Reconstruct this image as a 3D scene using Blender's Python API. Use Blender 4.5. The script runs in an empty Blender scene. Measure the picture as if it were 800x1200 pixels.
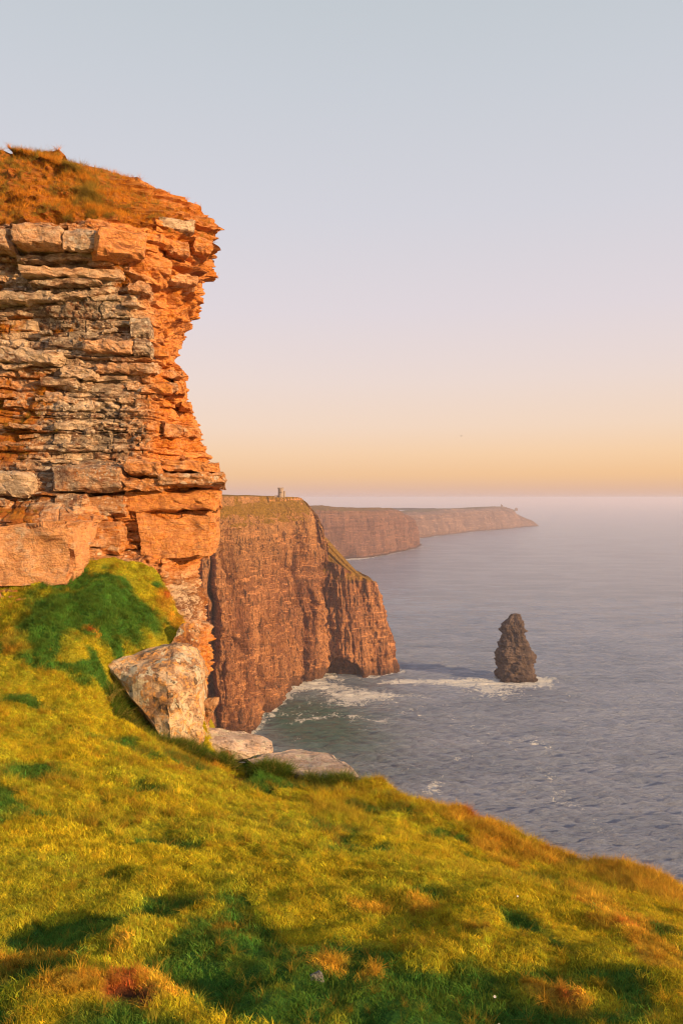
import bpy, math
import numpy as np
from math import radians as R
rng = np.random.default_rng(7)
S = bpy.context.scene
COL = S.collection

# ------------------------------------------------------------------ camera
F, CX, CY = 900.0, 400.0, 600.0          # focal length and centre in pixels of an 800 x 1200 picture
PITCH = math.atan(17 / F)                # looking slightly down
SEA = -186.0
cam = bpy.data.cameras.new('camera'); co = bpy.data.objects.new('camera', cam); COL.objects.link(co)
cam.sensor_fit = 'VERTICAL'; cam.sensor_height = 36; cam.lens = 36 * F / 1200
cam.clip_start = .1; cam.clip_end = 120000
co.rotation_euler = (math.pi / 2 - PITCH, 0, 0)
S.camera = co

# ------------------------------------------------------------------ sun, sky, exposure
SUN_EL, SUN_AZ = R(14), R(-31)            # azimuth from +X; negative lies behind the camera
sd = np.array([math.cos(SUN_EL) * math.cos(SUN_AZ), math.cos(SUN_EL) * math.sin(SUN_AZ), math.sin(SUN_EL)])
sl = bpy.data.lights.new('sun', 'SUN'); sl.energy = 5.0; sl.angle = R(.6); sl.color = (1.0, .62, .28)
so = bpy.data.objects.new('sun', sl); COL.objects.link(so)
from mathutils import Vector
so.rotation_euler = Vector(sd).to_track_quat('Z', 'Y').to_euler()
so.location = (60, -30, 60)
S.view_settings.view_transform = 'Standard'; S.view_settings.look = 'None'
EXPO = .62
S.view_settings.exposure = EXPO; S.view_settings.gamma = 1
S.cycles.use_denoising = True; S.cycles.denoising_prefilter = 'ACCURATE'; S.cycles.filter_width = 1.15; S.cycles.sample_clamp_direct = 2.5; S.cycles.sample_clamp_indirect = 2
S.cycles.max_bounces = 6; S.cycles.diffuse_bounces = 3; S.cycles.glossy_bounces = 3
S.cycles.transparent_max_bounces = 6; S.cycles.volume_bounces = 1
try:
    S.cycles.volume_step_rate = 1.0
except Exception:
    pass

def lin(r, g, b):
    f = lambda c: (c / 255 / 12.92) if c / 255 <= .04045 else ((c / 255 + .055) / 1.055) ** 2.4
    return (f(r), f(g), f(b), 1)

W_ = bpy.data.worlds.new('World'); S.world = W_; W_.use_nodes = True
nt = W_.node_tree; nt.nodes.clear()
def wn(t, **k):
    n = nt.nodes.new(t)
    for a, b in k.items(): setattr(n, a, b)
    return n
tc = wn('ShaderNodeTexCoord'); sep = wn('ShaderNodeSeparateXYZ'); nt.links.new(tc.outputs['Generated'], sep.inputs[0])
asn = wn('ShaderNodeMath', operation='ARCSINE'); nt.links.new(sep.outputs[2], asn.inputs[0])
mr = wn('ShaderNodeMapRange'); nt.links.new(asn.outputs[0], mr.inputs[0])
mr.inputs[1].default_value = 0; mr.inputs[2].default_value = R(90)
ramp = wn('ShaderNodeValToRGB'); nt.links.new(mr.outputs[0], ramp.inputs[0])
SKY = [(0, (216, 184, 178)), (.6, (225, 185, 165)), (1.6, (241, 196, 154)), (3.2, (245, 207, 172)), (5.2, (242, 214, 194)), (8.5, (236, 216, 208)),
       (13.5, (225, 214, 218)), (20, (213, 211, 218)), (28, (202, 206, 213)), (34, (194, 201, 207)), (55, (172, 184, 197)), (90, (146, 163, 185))]
el = ramp.color_ramp.elements
while len(el) < len(SKY): el.new(.5)
for e, (d, c) in zip(el, SKY):
    e.position = d / 90; e.color = lin(*c)
sky = wn('ShaderNodeTexSky', sky_type='NISHITA'); sky.sun_disc = False
sky.sun_elevation = SUN_EL; sky.sun_rotation = math.pi / 2 - SUN_AZ; sky.dust_density = 3; sky.altitude = 180
sc_ = wn('ShaderNodeVectorMath', operation='SCALE'); sc_.inputs[3].default_value = .12; nt.links.new(sky.outputs[0], sc_.inputs[0])
mx = wn('ShaderNodeMix', data_type='RGBA'); mx.inputs[0].default_value = .08
nt.links.new(ramp.outputs[0], mx.inputs[6]); nt.links.new(sc_.outputs[0], mx.inputs[7])
bg = wn('ShaderNodeBackground'); xr = wn('ShaderNodeMapRange'); nt.links.new(sep.outputs[0], xr.inputs[0]); xr.inputs[1].default_value = -.35; xr.inputs[2].default_value = .5
lowf = wn('ShaderNodeMapRange'); nt.links.new(asn.outputs[0], lowf.inputs[0]); lowf.inputs[1].default_value = R(10); lowf.inputs[2].default_value = 0
mm = wn('ShaderNodeMath', operation='MULTIPLY'); nt.links.new(xr.outputs[0], mm.inputs[0]); nt.links.new(lowf.outputs[0], mm.inputs[1])
tint = wn('ShaderNodeMix', data_type='RGBA', blend_type='MULTIPLY'); nt.links.new(mm.outputs[0], tint.inputs[0]); nt.links.new(mx.outputs[2], tint.inputs[6]); tint.inputs[7].default_value = (1.03, .99, .86, 1)
nt.links.new(tint.outputs[2], bg.inputs[0]); bg.inputs[1].default_value = 1.06 / 2 ** EXPO
wo = wn('ShaderNodeOutputWorld'); nt.links.new(bg.outputs[0], wo.inputs[0])

# ------------------------------------------------------------------ numpy helpers
cp, sp = math.cos(PITCH), math.sin(PITCH)
def W(px, py, Y):
    """world point at distance Y in front of the camera that the photograph shows at (px, py)"""
    px, py, Y = np.broadcast_arrays(np.asarray(px, float), np.asarray(py, float), np.asarray(Y, float))
    a = px - CX; b = -(py - CY)
    dy = F * cp + b * sp; dz = -F * sp + b * cp
    return np.array([a / dy * Y, np.ones_like(a) * Y, dz / dy * Y]).T
def zy(py, Y): return W(CX, py, Y)[..., 2]
def sea_pt(px, py):
    p = W(px, py, 1.0); return p * (SEA / p[2])
def proj(P):
    x, y, z = P[..., 0], P[..., 1], P[..., 2]
    d = y * cp - z * sp; u = z * cp + y * sp
    return CX + F * x / d, CY - F * u / d

def _h(i, j, k, seed):
    with np.errstate(over='ignore'):
        n = (i.astype(np.uint32) * np.uint32(374761393) + j.astype(np.uint32) * np.uint32(668265263)
             + k.astype(np.uint32) * np.uint32(2147483647 - 1274126177) + np.uint32(seed * 974711 + 12345))
        n = (n ^ (n >> np.uint32(13))) * np.uint32(1274126177)
        n = (n ^ (n >> np.uint32(15))) * np.uint32(2246822519)
        n = n ^ (n >> np.uint32(16))
    return n.astype(np.float64) / 4294967295.0
def hsh(a, b=0, c=0, seed=0):
    a, b, c = np.broadcast_arrays(np.asarray(a), np.asarray(b), np.asarray(c))
    return _h(a.astype(np.int64), b.astype(np.int64), c.astype(np.int64), seed)
def vn(x, y, z=0., seed=0):
    x, y, z = np.broadcast_arrays(np.asarray(x, float), np.asarray(y, float), np.asarray(z, float))
    i, j, k = np.floor(x).astype(np.int64), np.floor(y).astype(np.int64), np.floor(z).astype(np.int64)
    fx, fy, fz = x - i, y - j, z - k
    fx, fy, fz = [f * f * f * (f * (f * 6 - 15) + 10) for f in (fx, fy, fz)]
    r = 0
    for di in (0, 1):
        wx = fx if di else 1 - fx
        for dj in (0, 1):
            wy = fy if dj else 1 - fy
            for dk in (0, 1):
                wz = fz if dk else 1 - fz
                r = r + wx * wy * wz * _h(i + di, j + dj, k + dk, seed)
    return r * 2 - 1
def fbm(x, y, z=0., o=4, seed=0, g=.5):
    r, a, f = 0, 1., 1.
    for q in range(o):
        r = r + a * vn(x * f, y * f, z * f, seed + q * 17); a *= g; f *= 2.03
    return r
def ridged(x, y, z=0., o=3, seed=0):
    r, a, f = 0, 1., 1.
    for q in range(o):
        r = r + a * (1 - 2 * np.abs(vn(x * f, y * f, z * f, seed + q * 31))); a *= .5; f *= 2.1
    return r
def sstep(a, b, x):
    t = np.clip((x - a) / (b - a), 0, 1); return t * t * (3 - 2 * t)

def mesh_np(name, V, Q, mats, smooth=True, attrs=None, mi=None):
    me = bpy.data.meshes.new(name)
    V = np.asarray(V, np.float32); Q = np.asarray(Q, np.int32); n = Q.shape[1]
    me.vertices.add(len(V)); me.vertices.foreach_set('co', V.ravel())
    me.loops.add(Q.size); me.loops.foreach_set('vertex_index', Q.ravel())
    me.polygons.add(len(Q)); me.polygons.foreach_set('loop_start', np.arange(0, Q.size, n, dtype=np.int32))
    for m in (mats if isinstance(mats, (list, tuple)) else [mats]): me.materials.append(m)
    if mi is not None: me.polygons.foreach_set('material_index', mi.astype(np.int32))
    me.update(calc_edges=True); me.validate()
    me.polygons.foreach_set('use_smooth', np.full(len(me.polygons), smooth))
    for k, a in (attrs or {}).items():
        a = np.asarray(a, np.float32)
        if a.ndim == 1: me.attributes.new(k, 'FLOAT', 'POINT').data.foreach_set('value', a)
        else: me.attributes.new(k, 'FLOAT_VECTOR', 'POINT').data.foreach_set('vector', a.ravel())
    return me
def put(name, me, parent=None, label=None, cat=None, group=None, kind=None, loc=None):
    o = bpy.data.objects.new(name, me); COL.objects.link(o)
    if parent is not None: o.parent = parent
    if loc is not None: o.location = loc
    for k, v in (('label', label), ('category', cat), ('group', group), ('kind', kind)):
        if v: o[k] = v
    return o
def gridq(nr, nc, wrap=False):
    r = np.arange(nr - 1)[:, None]; c = np.arange(nc if wrap else nc - 1)[None, :]
    c2 = (c + 1) % nc
    return np.stack([r * nc + c, r * nc + c2, (r + 1) * nc + c2, (r + 1) * nc + c], -1).reshape(-1, 4)

# ------------------------------------------------------------------ materials
def mat(name):
    m = bpy.data.materials.new(name); m.use_nodes = True
    t = m.node_tree; b = t.nodes['Principled BSDF']
    return m, t, b
class N:
    def __init__(s, t): s.t = t
    def n(s, ty, **k):
        x = s.t.nodes.new(ty)
        for a, b in k.items(): setattr(x, a, b)
        return x
    def l(s, a, b): s.t.links.new(a, b)
    def set(s, inp, v):
        if hasattr(v, 'is_output') or hasattr(v, 'links'): s.l(v, inp)
        else: inp.default_value = v
    def pos(s, scale=(1, 1, 1)):
        g = s.n('ShaderNodeNewGeometry'); m = s.n('ShaderNodeMapping'); s.l(g.outputs['Position'], m.inputs[0])
        m.inputs['Scale'].default_value = scale; return m.outputs[0]
    def noise(s, vec, scale, detail=4, rough=.55, dist=0):
        x = s.n('ShaderNodeTexNoise'); s.l(vec, x.inputs['Vector']); x.inputs['Scale'].default_value = scale
        x.inputs['Detail'].default_value = detail; x.inputs['Roughness'].default_value = rough; x.inputs['Distortion'].default_value = dist
        return x.outputs[0]
    def vor(s, vec, scale, feature='F1', rand=1):
        x = s.n('ShaderNodeTexVoronoi', feature=feature); s.l(vec, x.inputs['Vector']); x.inputs['Scale'].default_value = scale
        x.inputs['Randomness'].default_value = rand; return x.outputs['Distance']
    def rng(s, v, a, b, c=0., d=1., smooth=True):
        x = s.n('ShaderNodeMapRange', interpolation_type='SMOOTHSTEP' if smooth else 'LINEAR'); s.set(x.inputs[0], v)
        x.inputs[1].default_value = a; x.inputs[2].default_value = b; x.inputs[3].default_value = c; x.inputs[4].default_value = d
        return x.outputs[0]
    def mix(s, f, a, b):
        x = s.n('ShaderNodeMix', data_type='RGBA'); s.set(x.inputs[0], f)
        for i, v in ((6, a), (7, b)):
            if isinstance(v, tuple): v = (*v[:3], 1)
            s.set(x.inputs[i], v)
        return x.outputs[2]
    def m(s, op, a, b=0.):
        x = s.n('ShaderNodeMath', operation=op); s.set(x.inputs[0], a); s.set(x.inputs[1], b); return x.outputs[0]
    def at(s, name, ty='GEOMETRY'):
        x = s.n('ShaderNodeAttribute', attribute_name=name, attribute_type=ty); return x
    def bump(s, h, strength=.5, dist=.05, nrm=None):
        x = s.n('ShaderNodeBump'); s.l(h, x.inputs['Height']); x.inputs['Strength'].default_value = strength; x.inputs['Distance'].default_value = dist
        if nrm is not None: s.l(nrm, x.inputs['Normal'])
        return x.outputs[0]

def rock_near():
    m, t, b = mat('stained_sandstone'); n = N(t)
    P = n.pos(); PS = n.pos((1, 1, 3.5))
    tone = n.at('tone').outputs['Fac']; stain = n.at('stain').outputs['Fac']; lich = n.at('lich').outputs['Fac']; dry = n.at('dry').outputs['Fac']
    n1 = n.noise(PS, .9, 6, .62, .4); n2 = n.noise(PS, 4.5, 6, .65); n3 = n.noise(P, 14, 5, .7); n4 = n.noise(P, 2.1, 5, .6, .3)
    c = n.mix(n.rng(n.m('ADD', n2, n.m('MULTIPLY', n.m('SUBTRACT', tone, .5), .34)), .36, .66), (.17, .085, .05), (.70, .52, .36))
    # iron staining
    c2 = n.mix(n.rng(n3, .3, .7), (.58, .15, .022), (.90, .36, .055))
    sm = n.m('MULTIPLY', stain, n.rng(n.m('ADD', n4, n.m('MULTIPLY', stain, .25)), .42, .62))
    c = n.mix(n.m('MULTIPLY', sm, .8), c, c2)
    c = n.mix(n.m('MULTIPLY', n.rng(n.noise(PS, 3.2, 7, .72, .5), .57, .63), .55), c, (.15, .045, .025))
    c = n.mix(n.m('MULTIPLY', n.rng(n.noise(PS, 2.6, 6, .7, .2), .45, .40), n.rng(stain, .3, 1, .65, .15)), c, (.78, .58, .40))
    red = n.m('MULTIPLY', n.rng(n1, .57, .66), .7)
    c = n.mix(red, c, (.17, .055, .03))
    # grey and black lichen crust, pale rosettes
    lz = n.m('MULTIPLY', lich, n.rng(n.noise(P, 3.3, 5, .65), .43, .56))
    c = n.mix(n.m('MULTIPLY', lz, .85), c, n.mix(n.rng(n3, .35, .6), (.085, .06, .05), (.33, .27, .21)))
    v = n.vor(n.pos((1, 1, 1.5)), 3.6); vn_ = n.m('ADD', v, n.m('MULTIPLY', n.m('SUBTRACT', n3, .5), .35))
    ros = n.m('MULTIPLY', n.rng(vn_, .30, .22), n.rng(n.noise(P, 1.3, 3), .45, .53))
    v2 = n.m('ADD', n.vor(P, 9), n.m('MULTIPLY', n.m('SUBTRACT', n3, .5), .4))
    ros2 = n.m('MULTIPLY', n.rng(v2, .27, .18), n.rng(n.noise(P, 2.3, 3), .47, .54))
    rr = n.m('MULTIPLY', n.m('MAXIMUM', ros, ros2), n.rng(lich, .05, .55))
    c = n.mix(n.m('MULTIPLY', rr, .85), c, (.68, .58, .46))
    # soil and dry turf on the ledges
    c = n.mix(n.rng(n.m('ADD', dry, n.m('MULTIPLY', n.m('SUBTRACT', n3, .5), .5)), .35, .65), c, n.mix(n.rng(n2, .35, .65), (.30, .085, .018), (.46, .19, .03)))
    n.l(c, b.inputs['Base Color']); b.inputs['Roughness'].default_value = .9; b.inputs['Specular IOR Level'].default_value = .15
    h = n.m('ADD', n.m('MULTIPLY', n2, 1.2), n.m('ADD', n3, n.m('MULTIPLY', n.noise(P, 45, 4, .7), .45)))
    crk = n.rng(n.vor(n.pos((1, 1, 2.6)), 3.2, 'DISTANCE_TO_EDGE'), 0, .05)
    h = n.m('ADD', h, n.m('MULTIPLY', crk, .12))
    n.l(n.bump(h, 1.0, .075), b.inputs['Normal'])
    return m
def rock_block(name, pale, brown, orange, k):
    m, t, b = mat(name); n = N(t); P = n.pos()
    n1 = n.noise(P, 2.2, 6, .6); n2 = n.noise(P, 9, 6, .65); n3 = n.noise(P, 40, 4, .7)
    c = n.mix(n.rng(n1, .42, .58), pale, brown)
    c = n.mix(n.m('MULTIPLY', n.rng(n2, .48, .62), k), c, orange)
    v = n.m('ADD', n.vor(P, 5.5), n.m('MULTIPLY', n.m('SUBTRACT', n2, .5), .5))
    c = n.mix(n.m('MULTIPLY', n.rng(n.noise(P, 3.2, 6, .62, .3), .55, .58), n.rng(n2, .3, .5)), c, (.50, .44, .33))
    c = n.mix(n.m('MULTIPLY', n.rng(n.noise(P, 5.5, 6, .68, .4), .60, .64), .8), c, (.07, .05, .04))
    n.l(c, b.inputs['Base Color']); b.inputs['Roughness'].default_value = .88; b.inputs['Specular IOR Level'].default_value = .15
    h = n.m('ADD', n2, n.m('ADD', n.m('MULTIPLY', n1, 1.5), n.m('MULTIPLY', n3, .4)))
    crk = n.rng(n.noise(n.pos((1, 1, 1.6)), 3.4, 3, .6, 2.2), .50, .515); crk2 = n.rng(n.noise(n.pos((1, 1, 1.6)), 3.4, 3, .6, 2.2), .53, .515)
    h = n.m('SUBTRACT', h, n.m('MULTIPLY', n.m('MULTIPLY', crk, crk2), .8))
    n.l(n.bump(h, 1.0, .045), b.inputs['Normal']); return m
def rock_far(name, a, bb, dark, grass, amp=1.):
    m, t, b = mat(name); n = N(t)
    P = n.pos((1, 1, .16)); PH = n.pos((.15, .15, 2.2)); PI_ = n.pos((1, 1, 1))
    n1 = n.noise(P, .045 * amp, 7, .65); n2 = n.noise(P, .28 * amp, 6, .7); nh = n.noise(PH, .09 * amp, 4, .6); n3 = n.noise(PI_, .5 * amp, 5, .7)
    c = n.mix(n.rng(n.m('ADD', n1, n.m('MULTIPLY', n.m('SUBTRACT', n2, .5), .8)), .36, .64), bb, a)
    c = n.mix(n.m('MULTIPLY', n.rng(nh, .55, .62), .35), c, dark)
    n5 = n.noise(n.pos((1, 1, .35)), 1.1 * amp, 4, .7); n6 = n.noise(n.pos((.3, .3, 3)), .16 * amp, 5, .65)
    gp = n.n('ShaderNodeNewGeometry'); sx = n.n('ShaderNodeSeparateXYZ'); n.l(gp.outputs['Position'], sx.inputs[0])
    c = n.mix(n.m('MULTIPLY', n.rng(n.m('ADD', sx.outputs[2], n.m('MULTIPLY', n3, 60)), -60, 20), .40), c, (a[0] * 1.1, a[1] * 1.35, a[2] * 1.2))
    c = n.mix(n.m('MULTIPLY', n.rng(n5, .53, .62), .75), c, dark)
    c = n.mix(n.m('MULTIPLY', n.rng(n6, .58, .62), .65), c, tuple(min(1, x * 1.5) for x in a))
    c = n.mix(n.m('MULTIPLY', n.rng(nh, .40, .33), .5), c, tuple(min(1, x * 1.35) for x in a))
    c = n.mix(n.m('MULTIPLY', n.rng(n2, .54, .62), .8), c, dark)
    c = n.mix(n.m('MULTIPLY', n.at('wet').outputs['Fac'], .8), c, dark)
    g = n.rng(n.m('ADD', n.at('turf').outputs['Fac'], n.m('MULTIPLY', n.m('SUBTRACT', n3, .5), .9)), .42, .6)
    c = n.mix(g, c, n.mix(n.rng(n3, .35, .65), grass, tuple(x * .55 for x in grass)))
    n.l(c, b.inputs['Base Color']); b.inputs['Roughness'].default_value = .95; b.inputs['Specular IOR Level'].default_value = .1
    h = n.m('ADD', n.m('MULTIPLY', n2, 2), n3)
    n.l(n.bump(h, 1.0, 3.5 / amp), b.inputs['Normal']); return m
def m_soil():
    m, t, b = mat('turf_and_soil'); n = N(t)
    c = n.at('col').outputs['Vector']; x = n.n('ShaderNodeHueSaturation'); n.l(c, x.inputs['Color'])
    n.l(n.rng(n.noise(n.pos(), 30, 4, .7), .3, .7, .45, 1.0), x.inputs['Value'])
    n.l(x.outputs[0], b.inputs['Base Color']); b.inputs['Roughness'].default_value = 1; b.inputs['Specular IOR Level'].default_value = .05
    n.l(n.bump(n.noise(n.pos(), 60, 4, .7), .8, .03), b.inputs['Normal']); return m
def m_grass():
    m, t, b = mat('grass_blades'); n = N(t)
    c = n.at('col', 'INSTANCER').outputs['Vector']; tip = n.at('tip').outputs['Fac']; var = n.at('var').outputs['Fac']
    x = n.n('ShaderNodeHueSaturation'); n.l(c, x.inputs['Color'])
    n.l(n.rng(var, 0, 1, .487, .513, False), x.inputs['Hue']); n.l(n.rng(var, 0, 1, .8, 1.25, False), x.inputs['Value'])
    c = n.mix(n.m('MULTIPLY', tip, .15), x.outputs[0], (.5, .30, .04))
    d = n.n('ShaderNodeBsdfDiffuse'); tr = n.n('ShaderNodeBsdfTranslucent'); ms = n.n('ShaderNodeMixShader'); ms.inputs[0].default_value = .35
    n.l(c, d.inputs[0]); n.l(c, tr.inputs[0]); n.l(d.outputs[0], ms.inputs[1]); n.l(tr.outputs[0], ms.inputs[2])
    n.l(ms.outputs[0], t.nodes['Material Output'].inputs[0]); t.nodes.remove(b); return m
def m_sea():
    m, t, b = mat('sea_water'); n = N(t)
    foam = n.at('foam').outputs['Fac']; bay_shade = n.at('turbid_and_shade').outputs['Fac']
    PW = n.pos((.33, 1.5, 1))
    n1 = n.noise(PW, .13, 8, .66, .15); n2 = n.noise(PW, .5, 6, .66, .2)
    fn = n.noise(n.pos(), .11, 8, .68, .6); fn2 = n.noise(n.pos((.7, 1, 1)), .5, 5, .7, .5)
    fn3 = n.noise(n.pos(), 1.6, 5, .75, .3)
    fm = n.rng(n.m('ADD', n.m('ADD', foam, n.m('MULTIPLY', n.m('SUBTRACT', fn3, .5), 1.2)), n.m('ADD', n.m('MULTIPLY', n.m('SUBTRACT', fn, .5), 2.2), n.m('MULTIPLY', n.m('SUBTRACT', fn2, .5), 1.5))), .54, .90)
    c = n.mix(n.rng(n.noise(n.pos((.6, 1.6, 1)), .012, 4, .6, .8), .35, .65), (.18, .23, .345), (.27, .32, .45))
    c = n.mix(bay_shade, c, (.035, .10, .085))  # turbid green bay, with cliff shade and reflection painted into the colour
    c = n.mix(fm, c, (.78, .78, .76))
    n.l(c, b.inputs['Base Color']); b.inputs['IOR'].default_value = 1.7
    n.l(n.rng(fm, 0, 1, .2, .7), b.inputs['Roughness'])
    h = n.m('ADD', n.m('MULTIPLY', n1, 2.2), n.m('MULTIPLY', n2, 1.3))
    n.l(n.bump(h, 1.0, 3.2), b.inputs['Normal']); return m
M_ROCK = rock_near(); M_SEA = m_sea(); M_SOIL = m_soil(); M_GRASS = m_grass()
M_BLOCK = rock_block('weathered_boulder_stone', (.60, .44, .29), (.30, .18, .11), (.72, .35, .10), .7)
M_SLABTOP = rock_block('bare_pale_stone', (.52, .41, .34), (.40, .30, .245), (.46, .30, .19), .5)
M_CLIFF = rock_far('brown_cliff_rock', (.60, .28, .12), (.30, .125, .06), (.06, .035, .03), (.42, .23, .035))
M_CLIFF2 = rock_far('red_brown_cliff_rock', (.30, .15, .095), (.18, .085, .055), (.08, .045, .035), (.26, .16, .06), .5)  # darker than the farthest headland, to paint the haze difference between them
M_CLIFF3 = rock_far('grey_brown_cliff_rock', (.33, .20, .15), (.22, .13, .095), (.12, .075, .06), (.27, .18, .08), .4)  # paler for the farthest headland: extra haze put into the rock colour
M_STONE = rock_block('dull_grey_stone', (.20, .19, .17), (.13, .12, .11), (.2, .17, .12), .4)
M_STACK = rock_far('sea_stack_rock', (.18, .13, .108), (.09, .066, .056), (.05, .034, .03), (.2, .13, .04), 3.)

# ------------------------------------------------------------------ sea
def build_sea():
    d = [250.]
    while d[-1] < 2600: d.append(d[-1] + max(.9, d[-1] ** 2 / (186 * 900) * .62))
    while d[-1] < 90000: d.append(d[-1] * 1.06)
    d = np.array([5., 60., 150., 210.] + d)
    a = np.concatenate([np.linspace(-180, -30, 40)[:-1], np.linspace(-30, -8, 60)[:-1], np.linspace(-8, 29, 570)[:-1], np.linspace(29, 180, 40)[:-1]])
    D, A = np.meshgrid(d, np.radians(a), indexing='ij')
    X = D * np.sin(A); Y = D * np.cos(A)
    Z = np.full_like(X, SEA)
    sp_ = np.gradient(d)[:, None] + 0 * X
    wx = X + 6 * fbm(X / 90, Y / 90, 0, 2, 5); wy = Y + 6 * fbm(X / 90, Y / 90, 9, 2, 6)
    r2 = np.random.default_rng(3)
    for i in range(46):
        L = 4 * (1.065 ** i) if i < 42 else 70 + 25 * (i - 42)
        th = R(266) + r2.normal(0, .27); k = 2 * math.pi / L
        ph = (wx * math.cos(th) + wy * math.sin(th)) * k + r2.uniform(0, 6.28)
        s = np.sin(ph); Z += .024 * min(L, 13) * (min(13, L) / L) ** .35 * (.55 if L > 30 else 1) * (s + .35 * np.cos(2 * ph)) * np.clip(1.3 - sp_ * 3 / L, 0, 1)
    calm = 1.0
    foam = np.zeros_like(X); bay_shade = np.zeros_like(X)
    def blob(px, py, rx, ry, amp, arr):
        c = sea_pt(px, py); e = sea_pt(px + rx, py); f = sea_pt(px, py + ry)
        ax = abs(e[0] - c[0]); ay = abs(f[1] - c[1])
        arr += amp * np.exp(-((X - c[0]) / ax) ** 2 - ((Y - c[1]) / ay) ** 2)
    for q in [(425, 815, 55, 10, .75), (375, 803, 34, 6, .7), (398, 826, 30, 6, .3), (460, 800, 25, 3, .45), (400, 845, 20, 6, .25), (350, 838, 25, 10, .3), (340, 865, 30, 8, .25), (480, 830, 30, 6, .2),
              (603, 801, 34, 7, .45), (640, 797, 24, 7, .5), (552, 801, 45, 7, .5), (500, 798, 40, 4, .35), (575, 812, 30, 10, .35), (600, 815, 30, 8, .25), (540, 850, 50, 7, .24), (565, 860, 30, 5, .24),
              (690, 968, 25, 7, .24), (655, 940, 32, 9, .28), (510, 925, 12, 12, .38), (610, 905, 30, 9, .22), (620, 870, 50, 5, .2), (480, 905, 30, 10, .2), (735, 800, 60, 8, .12), (415, 655, 25, 3, .4), (700, 850, 80, 10, .1)]:
        blob(*q, foam)
    for q in [(375, 850, 70, 42, 1.0), (340, 830, 50, 30, .5), (430, 880, 60, 40, .3), (420, 800, 30, 12, .3)]: blob(*q, bay_shade)  # bay water darkened where the cliff shades and reflects in it
    # surf along the foot of the cliffs
    for L_, wd, amp in [([(468, 797), (520, 799), (585, 803)], 9, .3), ([(480, 812), (540, 830), (600, 856), (660, 880)], 7, .2), ([(590, 870), (640, 908), (680, 950), (712, 972)], 6, .22), ([(630, 802), (700, 828), (800, 842)], 9, .2), ([(560, 870), (520, 905), (500, 930)], 5, .24), ([(330, 850), (390, 838), (450, 846)], 5, .35), ([(420, 856), (470, 836), (530, 842)], 5, .3), ([(640, 880), (720, 915), (800, 935)], 6, .2)]: SURF.append(([sp2(*q) for q in L_], wd, amp))
    for pts, wd, amp in SURF:
        pts = np.array(pts, float); m = (X > pts[:, 0].min() - 80) & (X < pts[:, 0].max() + 80) & (Y > pts[:, 1].min() - 80) & (Y < pts[:, 1].max() + 80)
        xx, yy = X[m], Y[m]; dd = np.full(xx.shape, 1e9)
        for p, q in zip(pts[:-1], pts[1:]):
            v = q - p; tt = np.clip(((xx - p[0]) * v[0] + (yy - p[1]) * v[1]) / (v @ v), 0, 1)
            dd = np.minimum(dd, np.hypot(xx - p[0] - tt * v[0], yy - p[1] - tt * v[1]))
        foam[m] += amp * np.exp(-(dd / wd) ** 2)
    V = np.stack([X, Y, Z], -1).reshape(-1, 3)
    me = mesh_np('sea', V, gridq(len(d), len(a), True)[:, ::-1], M_SEA, True, {'foam': np.clip(foam * 1.45, 0, .95).ravel(), 'turbid_and_shade': np.clip(bay_shade, 0, 1).ravel()})
    put('sea', me, kind='structure')

# ------------------------------------------------------------------ distant and middle cliffs
def resample(pts, n, closed=False):
    p = np.array(pts, float)
    if closed: p = np.vstack([p, p[:1]])
    L = np.concatenate([[0], np.cumsum(np.hypot(*(p[1:, :2] - p[:-1, :2]).T))])
    s = np.linspace(0, L[-1], n)
    return np.stack([np.interp(s, L, p[:, i]) for i in range(p.shape[1])], -1), s
def normals2(P, sm=9):
    T = np.gradient(P[:, :2], axis=0); k = np.ones(sm) / sm
    T = np.stack([np.convolve(np.pad(T[:, i], sm // 2, mode='edge'), k, 'valid') for i in range(2)], -1)
    T /= np.linalg.norm(T, axis=1, keepdims=True) + 1e-9
    return np.stack([T[:, 1], -T[:, 0]], -1)        # right-hand side of travel = seaward
def cliff_wall(base, top, ns, nt_, prof, disp, focus=None, step=2., smooth=22.):
    """base, top: matching (x,y,z) polylines with the sea on the right of travel"""
    base = np.array(base, float); top = np.array(top, float)
    L = np.concatenate([[0], np.cumsum(np.hypot(*(base[1:, :2] - base[:-1, :2]).T))])
    su = np.arange(0, L[-1] + step, step); k = int(smooth / step) | 1
    def sm(a): return np.convolve(np.pad(a, k // 2, mode='edge'), np.hanning(k + 2)[1:-1] / np.hanning(k + 2).sum(), 'valid')
    Bu = np.stack([sm(np.interp(su, L, base[:, i])) for i in range(3)], -1); Tu = np.stack([sm(np.interp(su, L, top[:, i])) for i in range(3)], -1)
    nu = normals2(Bu, 9)
    if focus: s = np.concatenate([np.linspace(0, L[focus[0]], focus[2], endpoint=False), np.linspace(L[focus[0]], L[focus[1]], ns, endpoint=False), np.linspace(L[focus[1]], L[-1], focus[2])])
    else: s = np.linspace(0, L[-1], ns)
    B, T, nn = [np.stack([np.interp(s, su, q[:, i]) for i in range(q.shape[1])], -1) for q in (Bu, Tu, nu)]
    t = np.linspace(0, 1, nt_)
    u = prof(t)[:, None]                            # horizontal share travelled towards the top edge
    X = B[None, :, 0] * (1 - u) + T[None, :, 0] * u; Y = B[None, :, 1] * (1 - u) + T[None, :, 1] * u
    Z = B[None, :, 2] + (T[None, :, 2] - B[None, :, 2]) * t[:, None]
    d = disp(s[None, :] + 0 * Z, Z, t[:, None] + 0 * Z)
    X = X + nn[None, :, 0] * d; Y = Y + nn[None, :, 1] * d
    return np.stack([X, Y, Z], -1), s, t
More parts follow.
